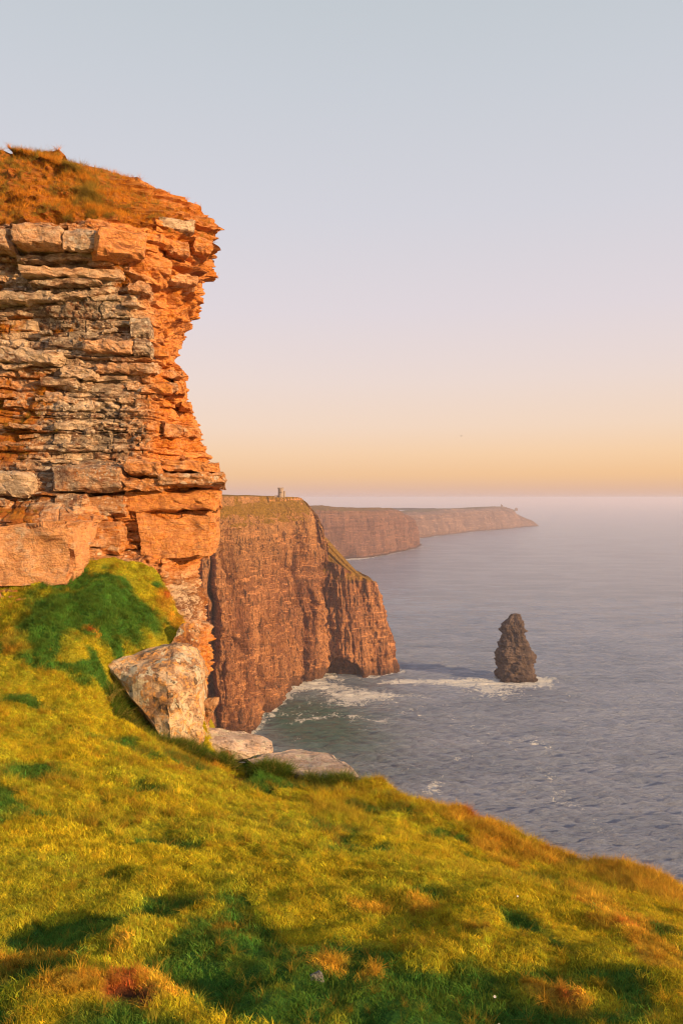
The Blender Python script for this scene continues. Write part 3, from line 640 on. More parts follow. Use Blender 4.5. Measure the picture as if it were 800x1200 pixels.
    # ---- slabs one can pick out, hand placed: px0 px1 py0 py1 frontY depth yaw tone stain lich
    H = [(-30, 10, 263, 288, 17.62, 1.2, 0, .7, .35, .3), (12, 72, 262, 288, 17.55, 1.2, 0, .8, .5, .2), (73, 121, 265, 290, 17.6, 1.3, 0, .72, .3, .45),
         (118, 170, 268, 300, 17.75, 1.0, .5, .9, .95, 0), (20, 122, 296, 304, 18.0, .8, 0, .55, .2, .5), (24, 140, 312, 323, 17.95, .9, 0, .85, .35, .2), (35, 118, 326, 333, 18.05, .8, 0, .45, .2, .4),
         (-20, 60, 342, 353, 18.1, .9, 0, .75, .15, .6), (62, 128, 340, 348, 18.15, .8, 0, .6, .2, .6),
         (188, 228, 254, 268, 19.2, 1.3, .5, .85, .1, .3), (200, 232, 319, 334, 19.4, 1.2, .5, .75, .6, .0), (150, 176, 330, 344, 18.2, .8, .2, .6, .5, .2),
         (-10, 66, 406, 424, 17.85, 1.1, -.05, .85, .1, .4), (0, 52, 424, 430, 17.95, .8, 0, .7, .1, .4), (96, 156, 398, 413, 18.1, .9, 0, .95, .55, .1), (156, 178, 398, 418, 18.15, .8, .1, .55, .0, .8),
         (70, 108, 431, 443, 17.85, .9, 0, .8, .1, .3), (110, 182, 424, 436, 18.15, .8, 0, .7, .5, .3), (152, 176, 372, 396, 18.25, .8, .1, .6, 0, .9), (188, 216, 432, 441, 18.9, 1.2, .3, .7, .8, 0), (190, 208, 447, 459, 18.8, 1.0, .3, .45, .4, .2), (204, 217, 441, 462, 19.2, 1.2, .3, .65, .9, 0),
         (40, 88, 464, 472, 17.75, .9, 0, .65, .4, .4), (10, 45, 497, 502, 17.4, .8, 0, .7, .5, .3),
         (58, 143, 546, 576, 16.95, 1.5, -.03, .6, .45, .75), (144, 188, 543, 560, 17.0, 1.5, .02, .65, .8, .1), (145, 192, 561, 575, 17.08, 1.4, .02, .45, .75, .1), (190, 256, 542, 556, 17.25, 2.3, .14, .7, .95, 0), (186, 263, 556, 572, 17.1, 2.5, .16, .65, .7, .5),
         (-40, 36, 554, 583, 16.9, .8, 0, 1, .05, .75), (146, 254, 574, 599, 17.4, 2.0, .1, .75, 1, 0), (160, 248, 600, 653, 17.5, 2.2, .1, .85, 1, .15), (100, 148, 580, 606, 17.25, 1.2, 0, .5, .7, .35), (62, 100, 578, 612, 16.95, 1.2, -.08, .55, .5, .5),
         (-60, 83, 619, 692, 15.5, 1.6, -.02, 1, .75, .1), (-30, 22, 697, 710, 15.2, .8, 0, .5, .7, .2), (18, 40, 702, 712, 15.1, .6, 0, .3, .9, .2), (84, 142, 612, 650, 17.0, 1.0, .08, .4, .8, .3), (-20, 30, 692, 700, 15.4, .8, 0, .4, .6, .2), (20, 50, 688, 697, 15.5, .8, 0, .4, .6, .2),
         (228, 249, 277, 296, 19.9, .7, .5, .6, .9, 0), (168, 200, 300, 318, 18.8, .7, .5, .6, .9, 0), (200, 222, 283, 300, 19.3, .8, .5, .45, .7, .1), (193, 213, 495, 512, 18.6, .7, .4, .5, .7, .2), (216, 234, 500, 512, 19.6, .6, .5, .5, .8, 0), (214, 226, 470, 480, 19.4, .8, .5, .6, .9, 0)]
    for i, (a, b, c, dd, Y_, dp, yaw, tn, st, li) in enumerate(H):
        place_chunk('rock_slab', root, a, b, c, dd, Y_, dp, 100 + i, yaw, None, tn, st, li, cham=.10 if (dd - c) < 40 else .22, rough=.045 if (dd - c) < 40 else .09, n=(16, 6, 6) if (dd - c) < 40 else (30, 10, 18)).location = tuple(np.array(W((a + b) / 2, dd, Y_)) - base)
    # ---- smaller stones bedded in the face
    r = np.random.default_rng(77); cnt = 0; tries = 0
    while cnt < 210 and tries < 4000:
        tries += 1
        i = r.integers(40, NR - 60); j = r.integers(104, NA + NB + NC - 20)
        if capz[i, j] > .4 and j < NA: continue
        if amp[i, j] < .6 and r.random() < .8: continue
        p = V[i, j]; q = proj(p)
        if q[0] < -20 or q[0] > 245 or q[1] > 745 or (dry[i, j] > .6 and r.random() < .7): continue
        big = r.random() < .3
        w = r.uniform(.25, .9) * (1.3 if big else .8); h = r.uniform(.07, .2) * (1.4 if big else 1)
        P, Qc = chunk(w, h, r.uniform(.3, .5), 500 + cnt, 6, 2, 2, rough=.03, cham=.14)
        n2 = nrm[i, j]; yaw = math.atan2(n2[0], -n2[1]); c_, s_ = math.cos(yaw), math.sin(yaw)
        org = np.array([G[i, j, 0], G[i, j, 1], z[i]]) + np.append(n2, 0) * (d[i, j] * .5 + r.uniform(.04, .13))
        PP = np.stack([P[:, 0] * c_ - P[:, 1] * s_, P[:, 0] * s_ + P[:, 1] * c_, P[:, 2] - h / 2], -1)
        tn = float(r.uniform(.3, .95)); A2 = attrs_at(PP + org, tone=np.full(len(PP), tn)); A2['dry'] = np.zeros(len(PP))
        put('stone', mesh_np('stone', PP, Qc, M_ROCK, False, A2), root, loc=tuple(org - base)); cnt += 1

# ------------------------------------------------------------------ the grassy slope
EDGE = np.array([(8, -60), (8, -15), (7.6, -3), (6.7, 3), (5.7, 7), (4.38, 10), (3.55, 11.0), (2.62, 12), (1.5, 12.6), (.35, 13.1), (-.5, 13.6), (-1.35, 14.1), (-2.2, 14.6), (-2.55, 15.2), (-2.75, 16), (-3.15, 18), (-3.9, 21), (-5, 24), (-9, 30), (-14, 44), (-14, 80), (-90, 80), (-90, -60)], float)
def edge_d(x, y):
    d = np.full(x.shape, 1e9); ins = np.zeros(x.shape, bool); n = len(EDGE)
    for i in range(n):
        p, q = EDGE[i], EDGE[(i + 1) % n]; v = q - p
        t = np.clip(((x - p[0]) * v[0] + (y - p[1]) * v[1]) / (v @ v), 0, 1)
        d = np.minimum(d, np.hypot(x - p[0] - t * v[0], y - p[1] - t * v[1]))
        c = ((p[1] > y) != (q[1] > y)) & (x < (q[0] - p[0]) * (y - p[1]) / (q[1] - p[1] + 1e-12) + p[0]); ins ^= c
    return np.where(ins, -d, d)
CTRL = [(507, 946, 12.55), (450, 925, 12.95), (560, 963, 12.2), (650, 994, 11.5), (740, 1034, 10.4), (470, 945, 12), (600, 1000, 11), (0, 1200, 3.1), (200, 1200, 3.25), (400, 1200, 3.4), (600, 1200, 3.5), (800, 1200, 3.6), (0, 1080, 4.6), (200, 1080, 4.9), (400, 1080, 5.1), (600, 1100, 4.9), (800, 1100, 5.6),
        (0, 960, 7), (200, 980, 7.4), (400, 1000, 7.6), (600, 1030, 8.0), (700, 1060, 7.6), (0, 880, 9.5), (150, 900, 10), (300, 940, 10.6), (450, 960, 11), (600, 985, 11.2), (420, 916, 12.9), (600, 978, 11.9), (800, 1045, 9.9), (520, 948, 12.3), (700, 1012, 10.8),
        (0, 800, 12.0), (60, 808, 12.3), (110, 826, 12.5), (170, 860, 12.8), (230, 885, 13.0), (290, 905, 13.2), (340, 912, 13.3),
        (30, 782, 12.9), (0, 765, 12.9), (140, 838, 13.1), (190, 868, 13.4), (240, 880, 13.8), (290, 882, 14.0),
        (60, 760, 13.3), (110, 780, 13.35), (0, 742, 14.1), (60, 715, 14.4), (100, 735, 14.2), (140, 745, 14.3), (60, 692, 15.1), (110, 690, 15.4), (160, 662, 16.6), (150, 705, 15.5), (190, 704, 16.0), (210, 735, 15.6), (226, 745, 15.4), (200, 748, 15.1),
        (30, 724, 14.5), (-60, 740, 14.3), (-80, 790, 12.0), (-80, 900, 8)]
CP = np.array([W(a, b, c) for a, b, c in CTRL])
CP = np.vstack([CP, [(0, 0, -1.6), (-4, 1, -1.2), (4, 1, -2.4), (0, -6, -.6), (-8, 6, -.9), (-14, 12, -.9), (-20, 18, -.8), (-20, -20, 2), (6, -20, -.8), (7, 2, -3.5), (-16, 30, -1), (-5, 20, -2.2), (-8, 24, -2), (-40, 0, 1), (-40, 30, 0)]])
def _tps():
    A = CP[:, :2] / 10; n = len(A)
    r = np.hypot(A[:, None, 0] - A[None, :, 0], A[:, None, 1] - A[None, :, 1]); K = np.where(r > 0, r * r * np.log(r + 1e-12), 0) + np.eye(n) * 2e-3
    M = np.zeros((n + 3, n + 3)); M[:n, :n] = K; M[:n, n] = 1; M[:n, n + 1:] = A; M[n, :n] = 1; M[n + 1:, :n] = A.T
    return A, np.linalg.solve(M, np.append(CP[:, 2], [0, 0, 0]))
_A, _wt = _tps()
def tps(x, y):
    z = _wt[-3] + _wt[-2] * x / 10 + _wt[-1] * y / 10
    for (ax, ay), w in zip(_A, _wt): 
        r = (x / 10 - ax) ** 2 + (y / 10 - ay) ** 2; z = z + w * .5 * r * np.log(r + 1e-12)
    return z
TL = np.array([(-2.25, 12.9), (-2.35, 13.9), (-2.62, 14.5), (-2.9, 15.4), (-3.3, 15.95), (-3.75, 16.6), (-4.3, 17.6), (-5.2, 21.)])
def terr(x, y):
    return np.where(y > 13.2, x - np.interp(y, TL[:, 1], TL[:, 0]), -1.) * (1 - sstep(-1.5, -1., x) * (y < 13.7)) - .6 * sstep(13.9, 13.3, y)
def gh0(x, y):
    d = edge_d(x, y)
    z = np.clip(tps(x, y), -8.5, 3)
    w = sstep(-.10, .22, terr(x, y)); z = z * (1 - w) + np.minimum(z, -5.0 - .1 * (y - 14)) * w
    h = W(156, 832, 13.5); z = z - .5 * np.exp(-((x - h[0]) / .6) ** 2 - ((y - h[1]) / .5) ** 2)
    do = np.maximum(d, 0); kk = 3.5 - 1.3 * sstep(-1.5, 1.5, x); dc = 8.5 / (2 * kk); drop = np.where(do < dc, kk * do ** 2, kk * dc ** 2 + (do - dc) * 8.5)
    return np.maximum(z - drop, SEA - 4), d
def unproj(px, py):
    dy = W(px, py, 1.0); ys = np.linspace(2, 20, 3600); P = dy[None] * ys[:, None]
    z, _ = gh0(P[:, 0], P[:, 1]); i = np.argmax(P[:, 2] < z)
    return P[i] if P[i, 2] < z[i] else P[-1]
GREEN_AND_SHADE = [(650, 1192, 150, 24, .9), (420, 1160, 150, 32, .8), (195, 1060, 55, 16, 1), (275, 1100, 80, 28, 1), (380, 1130, 90, 40, 1), (250, 1150, 90, 45, 1), (560, 1180, 120, 40, 1), (480, 1190, 90, 30, .8), (330, 1190, 80, 25, .8), (330, 1087, 50, 10, .9), (125, 1022, 24, 13, .9), (262, 1029, 25, 7, 1), (195, 1015, 18, 6, .6), (205, 986, 25, 7, .6),  # dark green patches: shade on the lawn put into the grass colour
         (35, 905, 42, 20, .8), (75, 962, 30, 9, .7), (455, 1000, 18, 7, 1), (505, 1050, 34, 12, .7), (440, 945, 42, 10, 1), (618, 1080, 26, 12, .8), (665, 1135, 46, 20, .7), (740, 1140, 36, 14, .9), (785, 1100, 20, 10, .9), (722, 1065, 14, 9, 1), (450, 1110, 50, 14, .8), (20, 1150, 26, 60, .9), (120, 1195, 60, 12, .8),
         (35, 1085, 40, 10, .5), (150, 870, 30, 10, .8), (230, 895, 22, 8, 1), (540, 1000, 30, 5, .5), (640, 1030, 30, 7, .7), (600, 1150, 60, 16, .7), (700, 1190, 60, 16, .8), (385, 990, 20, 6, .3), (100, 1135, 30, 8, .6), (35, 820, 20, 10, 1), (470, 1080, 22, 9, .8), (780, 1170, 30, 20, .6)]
MOUND = [(125, 715, 60, 50, .75), (40, 745, 50, 22, .6), (80, 715, 60, 36, 1), (60, 770, 40, 14, .9), (110, 790, 40, 14, 1), (120, 680, 50, 14, .8), (150, 790, 20, 20, 1), (30, 820, 24, 12, .9), (145, 755, 30, 16, .5), (200, 862, 30, 16, 1), (240, 885, 30, 10, .7), (185, 730, 12, 12, .6), (310, 905, 26, 6, .8), (395, 903, 30, 4, .5)]
DRY = [(110, 1168, 60, 18, .9), (40, 1130, 20, 14, .7), (135, 1125, 16, 14, .8), (340, 1135, 30, 8, .9), (410, 1145, 30, 10, .9), (100, 1178, 22, 10, 1.4), (600, 975, 40, 9, .9), (560, 965, 30, 9, .9), (745, 1090, 26, 26, .9), (700, 1060, 28, 16, .8), (690, 1170, 22, 24, .9), (485, 1110, 24, 10, .9), (540, 1098, 20, 7, .6), (460, 1060, 20, 10, .5),
       (270, 1090, 26, 12, .5), (410, 1055, 20, 8, .5), (620, 1000, 60, 10, .6), (760, 1040, 60, 12, .8), (105, 748, 18, 4, 1), (190, 712, 14, 16, 1), (170, 765, 12, 6, .4), (255, 895, 10, 6, 1.1), (265, 882, 8, 7, 1.2), (30, 745, 30, 14, .6), (200, 735, 20, 10, .8), (215, 905, 20, 6, .8), (800, 1110, 20, 40, .7), (20, 760, 30, 8, .5)]
SOILP = [(155, 845, 26, 12, 1), (285, 906, 16, 6, 1.2), (100, 1180, 16, 5, .9), (205, 875, 14, 4, .5), (500, 1112, 10, 4, .8), (170, 800, 8, 8, .5), (130, 825, 14, 14, .9), (155, 1018, 6, 3, .5)]
def patches(x, y, L):
    v = np.zeros(x.shape)
    for px, py, rx, ry, a in L:
        c = unproj(px, py); sc = c[1] / 900; up = unproj(px, py - ry * .9); ay = max(.08, abs(up[1] - c[1]) + 1e-3); ay = min(ay, 2.5)
        v = np.maximum(v, a * np.exp(-(((x - c[0]) / (rx * sc)) ** 2 + ((y - c[1]) / ay) ** 2) ** 1.3))
    return v
GR = {}
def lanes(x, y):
    """greener (lush turf and painted shade), drier and bare shares of the turf"""
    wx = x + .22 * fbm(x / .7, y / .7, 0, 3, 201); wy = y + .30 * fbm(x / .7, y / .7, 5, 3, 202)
    g = patches(wx, wy, GREEN_AND_SHADE); mo = patches(wx, wy, MOUND); dr = patches(wx, wy, DRY); so_ = patches(wx, wy, SOILP)
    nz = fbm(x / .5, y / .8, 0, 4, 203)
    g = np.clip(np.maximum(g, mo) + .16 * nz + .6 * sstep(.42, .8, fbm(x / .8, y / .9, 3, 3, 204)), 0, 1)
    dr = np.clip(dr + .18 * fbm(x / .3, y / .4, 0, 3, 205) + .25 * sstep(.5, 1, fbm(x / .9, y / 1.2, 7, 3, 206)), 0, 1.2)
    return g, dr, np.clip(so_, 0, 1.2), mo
def build_ground():
    xs = np.concatenate([np.linspace(-60, -10, 34)[:-1], np.linspace(-10, 6.2, 300), np.linspace(6.2, 40, 50)[1:]])
    ys = np.concatenate([np.linspace(-60, 1.5, 34)[:-1], np.linspace(1.5, 17.5, 310), np.linspace(17.5, 60, 40)[1:]])
    X, Y = np.meshgrid(xs, ys, indexing='xy')
    z, d = gh0(X, Y)
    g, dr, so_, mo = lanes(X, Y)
    near = np.exp(-np.maximum(np.hypot(X, Y - 8) - 12, 0) / 6)
    bump = .055 * fbm(X / 1.1, Y / 1.3, 0, 3, 301) + .035 * fbm(X / .32, Y / .36, 0, 3, 302) + .05 * dr - .09 * g * (1 - mo) + .02 * fbm(X / .12, Y / .12, 0, 2, 303) - .10 * so_
    bump += .10 * mo * fbm(X / .6, Y / .6, 2, 3, 304) + .05 * sstep(-.8, 0, d) * fbm(X / .5, Y / .5, 0, 3, 305)
    z = z + bump * near
    GR.update(xs=xs, ys=ys, Z=z)
    V = np.stack([X, Y, z], -1).reshape(-1, 3)
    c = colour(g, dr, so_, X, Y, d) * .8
    steep = sstep(.9, 3, d)[..., None]; c = c * (1 - steep) + np.array([.2, .1, .055]) * steep
    put('ground', mesh_np('ground', V, gridq(len(ys), len(xs)), M_SOIL, True, {'col': c.reshape(-1, 3)}), kind='structure')
def gz(x, y):
    xs, ys, Z = GR['xs'], GR['ys'], GR['Z']
    i = np.clip(np.searchsorted(xs, x) - 1, 0, len(xs) - 2); j = np.clip(np.searchsorted(ys, y) - 1, 0, len(ys) - 2)
    fx = (x - xs[i]) / (xs[i + 1] - xs[i]); fy = (y - ys[j]) / (ys[j + 1] - ys[j])
    return (Z[j, i] * (1 - fx) + Z[j, i + 1] * fx) * (1 - fy) + (Z[j + 1, i] * (1 - fx) + Z[j + 1, i + 1] * fx) * fy
C_GREEN_AND_SHADE, C_YEL, C_DRY, C_SOIL, C_RED = [np.array(c) for c in ((.075, .20, .032), (.54, .44, .025), (.62, .37, .04), (.10, .05, .03), (.60, .16, .04))]  # the green also serves as painted shade on the turf
def colour(g, dr, so_, x, y, d):
    m = lambda t: np.clip(t, 0, 1)[..., None]
    ol = sstep(-.6, .6, fbm(x / .9, y / 1.1, 1, 4, 401)); right = sstep(-.5, 3, x - .15 * y + 1)
    c = np.array([.44, .41, .03]) * (1 - m(ol)) + C_YEL * m(ol)
    c = c * (1 - .35 * m(right)) + np.array([.54, .36, .02]) * .35 * m(right)
    c = c * (1 - m(sstep(.25, .62, g))) + C_GREEN_AND_SHADE * m(sstep(.25, .62, g))
    ed = sstep(-1.3, -.1, d) * .5
    c = c * (1 - m(sstep(.3, .75, dr + ed * .6))) + C_DRY * m(sstep(.3, .75, dr + ed * .6))
    c = c * (1 - m(sstep(.9, 1.1, dr))) + C_RED * m(sstep(.9, 1.1, dr))
    return c * (1 - m(sstep(.4, .8, so_))) + C_SOIL * m(sstep(.4, .8, so_))

def tuft(name, n, h0, h1, spread, width, lean, seed, seg=3):
    r = np.random.default_rng(seed); V, Q, tip, var = [], [], [], []
    for b in range(n):
        a = r.uniform(0, 6.283); rad = spread * math.sqrt(r.random()); bx, by = rad * math.cos(a), rad * math.sin(a)
        h = r.uniform(h0, h1); az = r.uniform(0, 6.283); le = lean * r.uniform(.2, 1.2) * h; w = width * r.uniform(.7, 1.3); fx = r.uniform(0, 3.14); vv = r.random()
        o = len(V)
        for i in range(seg + 1):
            t = i / seg; ww = w * (1 - t) ** .7 + .0004; cx = bx + math.cos(az) * le * t * t; cy = by + math.sin(az) * le * t * t; cz = h * (t - .18 * lean * t * t) - .012
            for s_ in (-1, 1): V.append((cx + s_ * ww * math.cos(fx) / 2, cy + s_ * ww * math.sin(fx) / 2, cz)); tip.append(t); var.append(vv)
        for i in range(seg): Q.append((o + 2 * i, o + 2 * i + 1, o + 2 * i + 3, o + 2 * i + 2))
    me = mesh_np(name, V, Q, M_GRASS, True, {'tip': tip, 'var': var}); return bpy.data.objects.new(name, me)
def scatter(name, pts, col, scl, rot, coll, label=None, tilt=None):
    me = bpy.data.meshes.new(name); me.vertices.add(len(pts)); me.vertices.foreach_set('co', np.asarray(pts, np.float32).ravel())
    me.attributes.new('col', 'FLOAT_VECTOR', 'POINT').data.foreach_set('vector', np.asarray(col, np.float32).ravel())
    me.attributes.new('scl', 'FLOAT', 'POINT').data.foreach_set('value', np.asarray(scl, np.float32))
    rr = np.zeros((len(pts), 3), np.float32)
    if tilt is not None: rr[:, :2] = tilt
    rr[:, 2] = rot
    me.attributes.new('rot', 'FLOAT_VECTOR', 'POINT').data.foreach_set('vector', rr.ravel())
    o = put(name, me, kind='stuff')
    t = bpy.data.node_groups.new(name, 'GeometryNodeTree'); t.interface.new_socket('Geometry', in_out='INPUT', socket_type='NodeSocketGeometry'); t.interface.new_socket('Geometry', in_out='OUTPUT', socket_type='NodeSocketGeometry')
    gi = t.nodes.new('NodeGroupInput'); go = t.nodes.new('NodeGroupOutput'); mp = t.nodes.new('GeometryNodeMeshToPoints'); ip = t.nodes.new('GeometryNodeInstanceOnPoints')
    ci = t.nodes.new('GeometryNodeCollectionInfo'); ci.inputs[0].default_value = coll; ci.inputs[1].default_value = True; ci.inputs[2].default_value = True
    def na(nm, ty):
        x = t.nodes.new('GeometryNodeInputNamedAttribute'); x.data_type = ty; x.inputs[0].default_value = nm; return x.outputs[0]
    t.links.new(gi.outputs[0], mp.inputs[0]); t.links.new(mp.outputs[0], ip.inputs['Points']); t.links.new(ci.outputs[0], ip.inputs['Instance'])
    ip.inputs['Pick Instance'].default_value = True
    er = t.nodes.new('FunctionNodeEulerToRotation'); t.links.new(na('rot', 'FLOAT_VECTOR'), er.inputs[0]); t.links.new(er.outputs[0], ip.inputs['Rotation'])
    t.links.new(na('scl', 'FLOAT'), ip.inputs['Scale']); t.links.new(ip.outputs[0], go.inputs[0])
    md = o.modifiers.new('scatter', 'NODES'); md.node_group = t
    return o
def build_grass():
    short = bpy.data.collections.new('short_tufts'); longc = bpy.data.collections.new('long_tufts')
    for i in range(5): short.objects.link(tuft('tuft', 30, .016, .042, .055, .0036, .8, 40 + i))
    for i in range(5): longc.objects.link(tuft('long_tuft', 30, .12, .30, .06, .006, 1.1, 60 + i, 4))
    r = np.random.default_rng(5)
    # candidate points, denser near the camera, only in the wedge the picture can show (and a step to each side)
    n = 210000; y = 2.0 + 14.8 * r.random(n) ** .8; x = (r.random(n) * 1.3 - .68) * (y * .98 + 1.2)
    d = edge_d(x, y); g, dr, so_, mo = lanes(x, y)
    keep = (d < .9) & (r.random(n) > sstep(.45, .8, so_) * .93) & (r.random(n) < np.clip(.35 + y / 10, .5, 1)); x, y, d, g, dr, so_, mo = [a[keep] for a in (x, y, d, g, dr, so_, mo)]
    # none inside the rocks
    for (a, b, c, e) in ROCK_FOOT:
        k = ~((np.abs(x - a) < c) & (np.abs(y - b) < e)); x, y, d, g, dr, so_, mo = [q[k] for q in (x, y, d, g, dr, so_, mo)]
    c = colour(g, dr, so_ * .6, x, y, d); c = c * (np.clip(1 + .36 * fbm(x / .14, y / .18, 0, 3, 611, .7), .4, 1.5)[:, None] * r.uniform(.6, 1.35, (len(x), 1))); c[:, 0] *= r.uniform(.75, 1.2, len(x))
    pts = np.stack([x, y, gz(x, y)], -1)
    sc = r.uniform(.7, 1.25, len(x)) * (1 + .35 * (fbm(x / .5, y / .5, 0, 2, 77))) * (1 + .25 * g) * (.75 + .25 * sstep(3, 8, y))
    scatter('grass', pts, c, sc, r.uniform(0, 6.28, len(x)), short, tilt=r.normal(0, .22, (len(x), 2)))
    # long dry grass: along the brink, on dry patches and on the bank
    w = sstep(-1.5, -.1, d) * .75 * (x > -1) + .8 * sstep(.45, .9, dr) + .45 * sstep(.3, .9, mo) + 2 * patches(x, y, [(188, 866, 26, 12, 1), (215, 884, 22, 8, 1), (160, 852, 16, 8, .6), (262, 898, 10, 5, .8), (395, 912, 30, 4, .5)]) + .1 * sstep(-.1, .6, fbm(x / .8, y / .8, 3, 2, 78)); w = np.where(y < 5, w * .5, w) + .07
    k = r.random(len(x)) < w * .42
    x2, y2, c2 = x[k], y[k], c[k]; yel = (r.random((len(x2), 1)) < .65); c2 = np.where(yel, c2 * .45 + np.array([.42, .22, .03]) * .55, c2)
    mo2 = mo[k][:, None] > .5; c2 = np.where(mo2, c[k] * 1.0, c2)
    scatter('long_grass', np.stack([x2, y2, gz(x2, y2)], -1), c2, r.uniform(.3, .68, len(x2)) * np.where(y2 < 7, .55, 1), r.uniform(0, 6.28, len(x2)), longc, tilt=r.normal(0, .2, (len(x2), 2)) + np.array([0, -.25]))
    # rank dark grass tucked in round the boulder and the slabs
    E = []
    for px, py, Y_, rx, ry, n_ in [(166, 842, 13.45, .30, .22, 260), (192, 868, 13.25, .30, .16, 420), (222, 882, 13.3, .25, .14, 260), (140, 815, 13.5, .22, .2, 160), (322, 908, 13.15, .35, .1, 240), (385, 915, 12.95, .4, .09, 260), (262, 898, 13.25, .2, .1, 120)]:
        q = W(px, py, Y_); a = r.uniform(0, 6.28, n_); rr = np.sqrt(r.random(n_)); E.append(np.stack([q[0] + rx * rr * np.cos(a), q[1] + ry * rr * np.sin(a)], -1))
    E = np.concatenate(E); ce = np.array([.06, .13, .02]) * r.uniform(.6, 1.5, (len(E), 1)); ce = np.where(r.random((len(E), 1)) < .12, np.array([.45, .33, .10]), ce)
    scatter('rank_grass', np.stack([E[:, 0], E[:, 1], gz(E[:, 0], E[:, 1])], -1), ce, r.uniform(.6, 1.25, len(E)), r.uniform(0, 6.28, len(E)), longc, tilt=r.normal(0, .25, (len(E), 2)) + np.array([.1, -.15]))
    # dry turf on the outcrop cap and ledges
    V, dry, capz = OUT_PTS['V'], OUT_PTS['dry'], OUT_PTS['capz']
    pr = np.clip(dry - .35, 0, 1) * (.5 + .5 * capz) * .4; m = r.random(pr.shape) < pr * .7
    m[:, 574:] = False
    P = V[m]; rt = OUT_PTS['right'][m]; cz = capz[m]
    k = (r.random(len(P)) < np.where(cz > .5, 1 - .6 * rt, .55)); P = P[k]
    if len(P) > 24000: P = P[r.choice(len(P), 24000, replace=False)]
    nzv = fbm(P[:, 0] / .5, P[:, 1] / .5, P[:, 2] / .3, 3, 501)[:, None]
    cc = np.where(nzv > .15, np.array([.30, .20, .04]), np.array([.62, .25, .03])) * r.uniform(.7, 1.2, (len(P), 1))
    scatter('dry_grass', P, cc, r.uniform(.5, 1.1, len(P)) * .8, r.uniform(0, 6.28, len(P)), longc, tilt=r.normal(0, .3, (len(P), 2)) + np.array([.55, 0]))

# ------------------------------------------------------------------ boulders and slabs on the brink
ROCK_FOOT = []
def sculpt(verts_fn, nu, nv): pass
def boulder(name, px_outline, Yf, depth, m, label, cat, seed, rough=.05, top_tilt=0., topm=None, back=(0, 0), nside=7):
    """solid from a front outline (list of px,py) given real depth: the outline is carried back with shift `back` and shrunk"""
    pl = np.array(px_outline, float); cl = np.vstack([pl, pl[:1]]); L = np.concatenate([[0], np.cumsum(np.hypot(*(cl[1:] - cl[:-1]).T))])
    n = 64; s = np.linspace(0, L[-1], n, endpoint=False); o = np.stack([np.interp(s, L, cl[:, i]) for i in range(2)], -1)
    P = W(o[:, 0], o[:, 1], Yf); cen = P.mean(0)
    rows = []
    for w in (0, .25, .5, .75, .93): rows.append(((P - cen) * w * .97 + cen) + np.array([0, -.02 * (1 - w), 0]))
    rows.append((P - cen) * 1.0 + cen + np.array([0, .04, 0]))
    for w in np.linspace(0, 1, nside)[1:]:
        q = (P - cen) * (1 - .12 * w) + cen; q[:, 1] += w * depth; q[:, 0] += back[0] * w; q[:, 2] += back[1] * w; rows.append(q)
    endc = rows[-1].mean(0); last = rows[-1]
    for w in (.6, .3, 0): rows.append((last - endc) * w + endc + np.array([0, .05, 0]))
    V = np.array(rows)
    for i in range(3): V[..., i] += rough * fbm(V[..., 0] / .45, V[..., 1] / .45, V[..., 2] / .35, 4, seed + i * 9, .6)
    Vf = V.reshape(-1, 3); base = np.array([cen[0], Yf + depth / 2, P[:, 2].min()])
    o_ = put(name, mesh_np(name, Vf - base, gridq(len(rows), n, True), m, False), label=label, cat=cat, loc=tuple(base))
    sub = o_.modifiers.new('sub', 'SUBSURF'); sub.levels = 2; sub.render_levels = 2; sub.subdivision_type = 'SIMPLE'
    tx = bpy.data.textures.new(name, 'CLOUDS'); tx.noise_scale = .16; tx.noise_depth = 4
    dm = o_.modifiers.new('disp', 'DISPLACE'); dm.texture = tx; dm.strength = .07; dm.mid_level = .5
    return o_
def hull_rock(name, pts, m, label, cat, seed, rough=.04, group=None, sub=3, bev=.045):
    """convex-ish block from world corner points"""
    import bmesh
    bm = bmesh.new()
    for p in pts: bm.verts.new(p)
    bmesh.ops.convex_hull(bm, input=bm.verts); bmesh.ops.delete(bm, geom=[v for v in bm.verts if not v.link_faces], context='VERTS')
    bmesh.ops.bevel(bm, geom=bm.edges[:], offset=bev, segments=2, profile=.6, affect='EDGES')
    bmesh.ops.triangulate(bm, faces=bm.faces[:])
    for _ in range(sub):
        L = [e for e in bm.edges if e.calc_length() > .10]
        if L: bmesh.ops.subdivide_edges(bm, edges=L, cuts=1); bmesh.ops.triangulate(bm, faces=bm.faces[:])
    co_ = np.array([v.co[:] for v in bm.verts]); bm.normal_update(); nn = np.array([v.normal[:] for v in bm.verts])
    x, y, z = co_.T
    dd = rough * fbm(x / .4, y / .4, z / .3, 4, seed, .6) + rough * .8 * strata(z + .2 * x + .1 * vn(x * 2, y * 2), .16, seed, .25) * (1 - np.abs(nn[:, 2])) + .012 * fbm(x / .07, y / .07, z / .07, 3, seed + 5)
    co_ += nn * dd[:, None]
    base = np.array([co_[:, 0].mean(), co_[:, 1].mean(), co_[:, 2].min()])
    for v, c in zip(bm.verts, co_ - base): v.co = c
    me = bpy.data.meshes.new(name); bm.to_mesh(me); bm.free(); me.materials.append(m)
    me.polygons.foreach_set('use_smooth', np.zeros(len(me.polygons), bool))
    ROCK_FOOT.append((base[0], base[1], (co_[:, 0].max() - co_[:, 0].min()) * .27, (co_[:, 1].max() - co_[:, 1].min()) * .27))
    return put(name, me, label=label, cat=cat, group=group, loc=tuple(base))
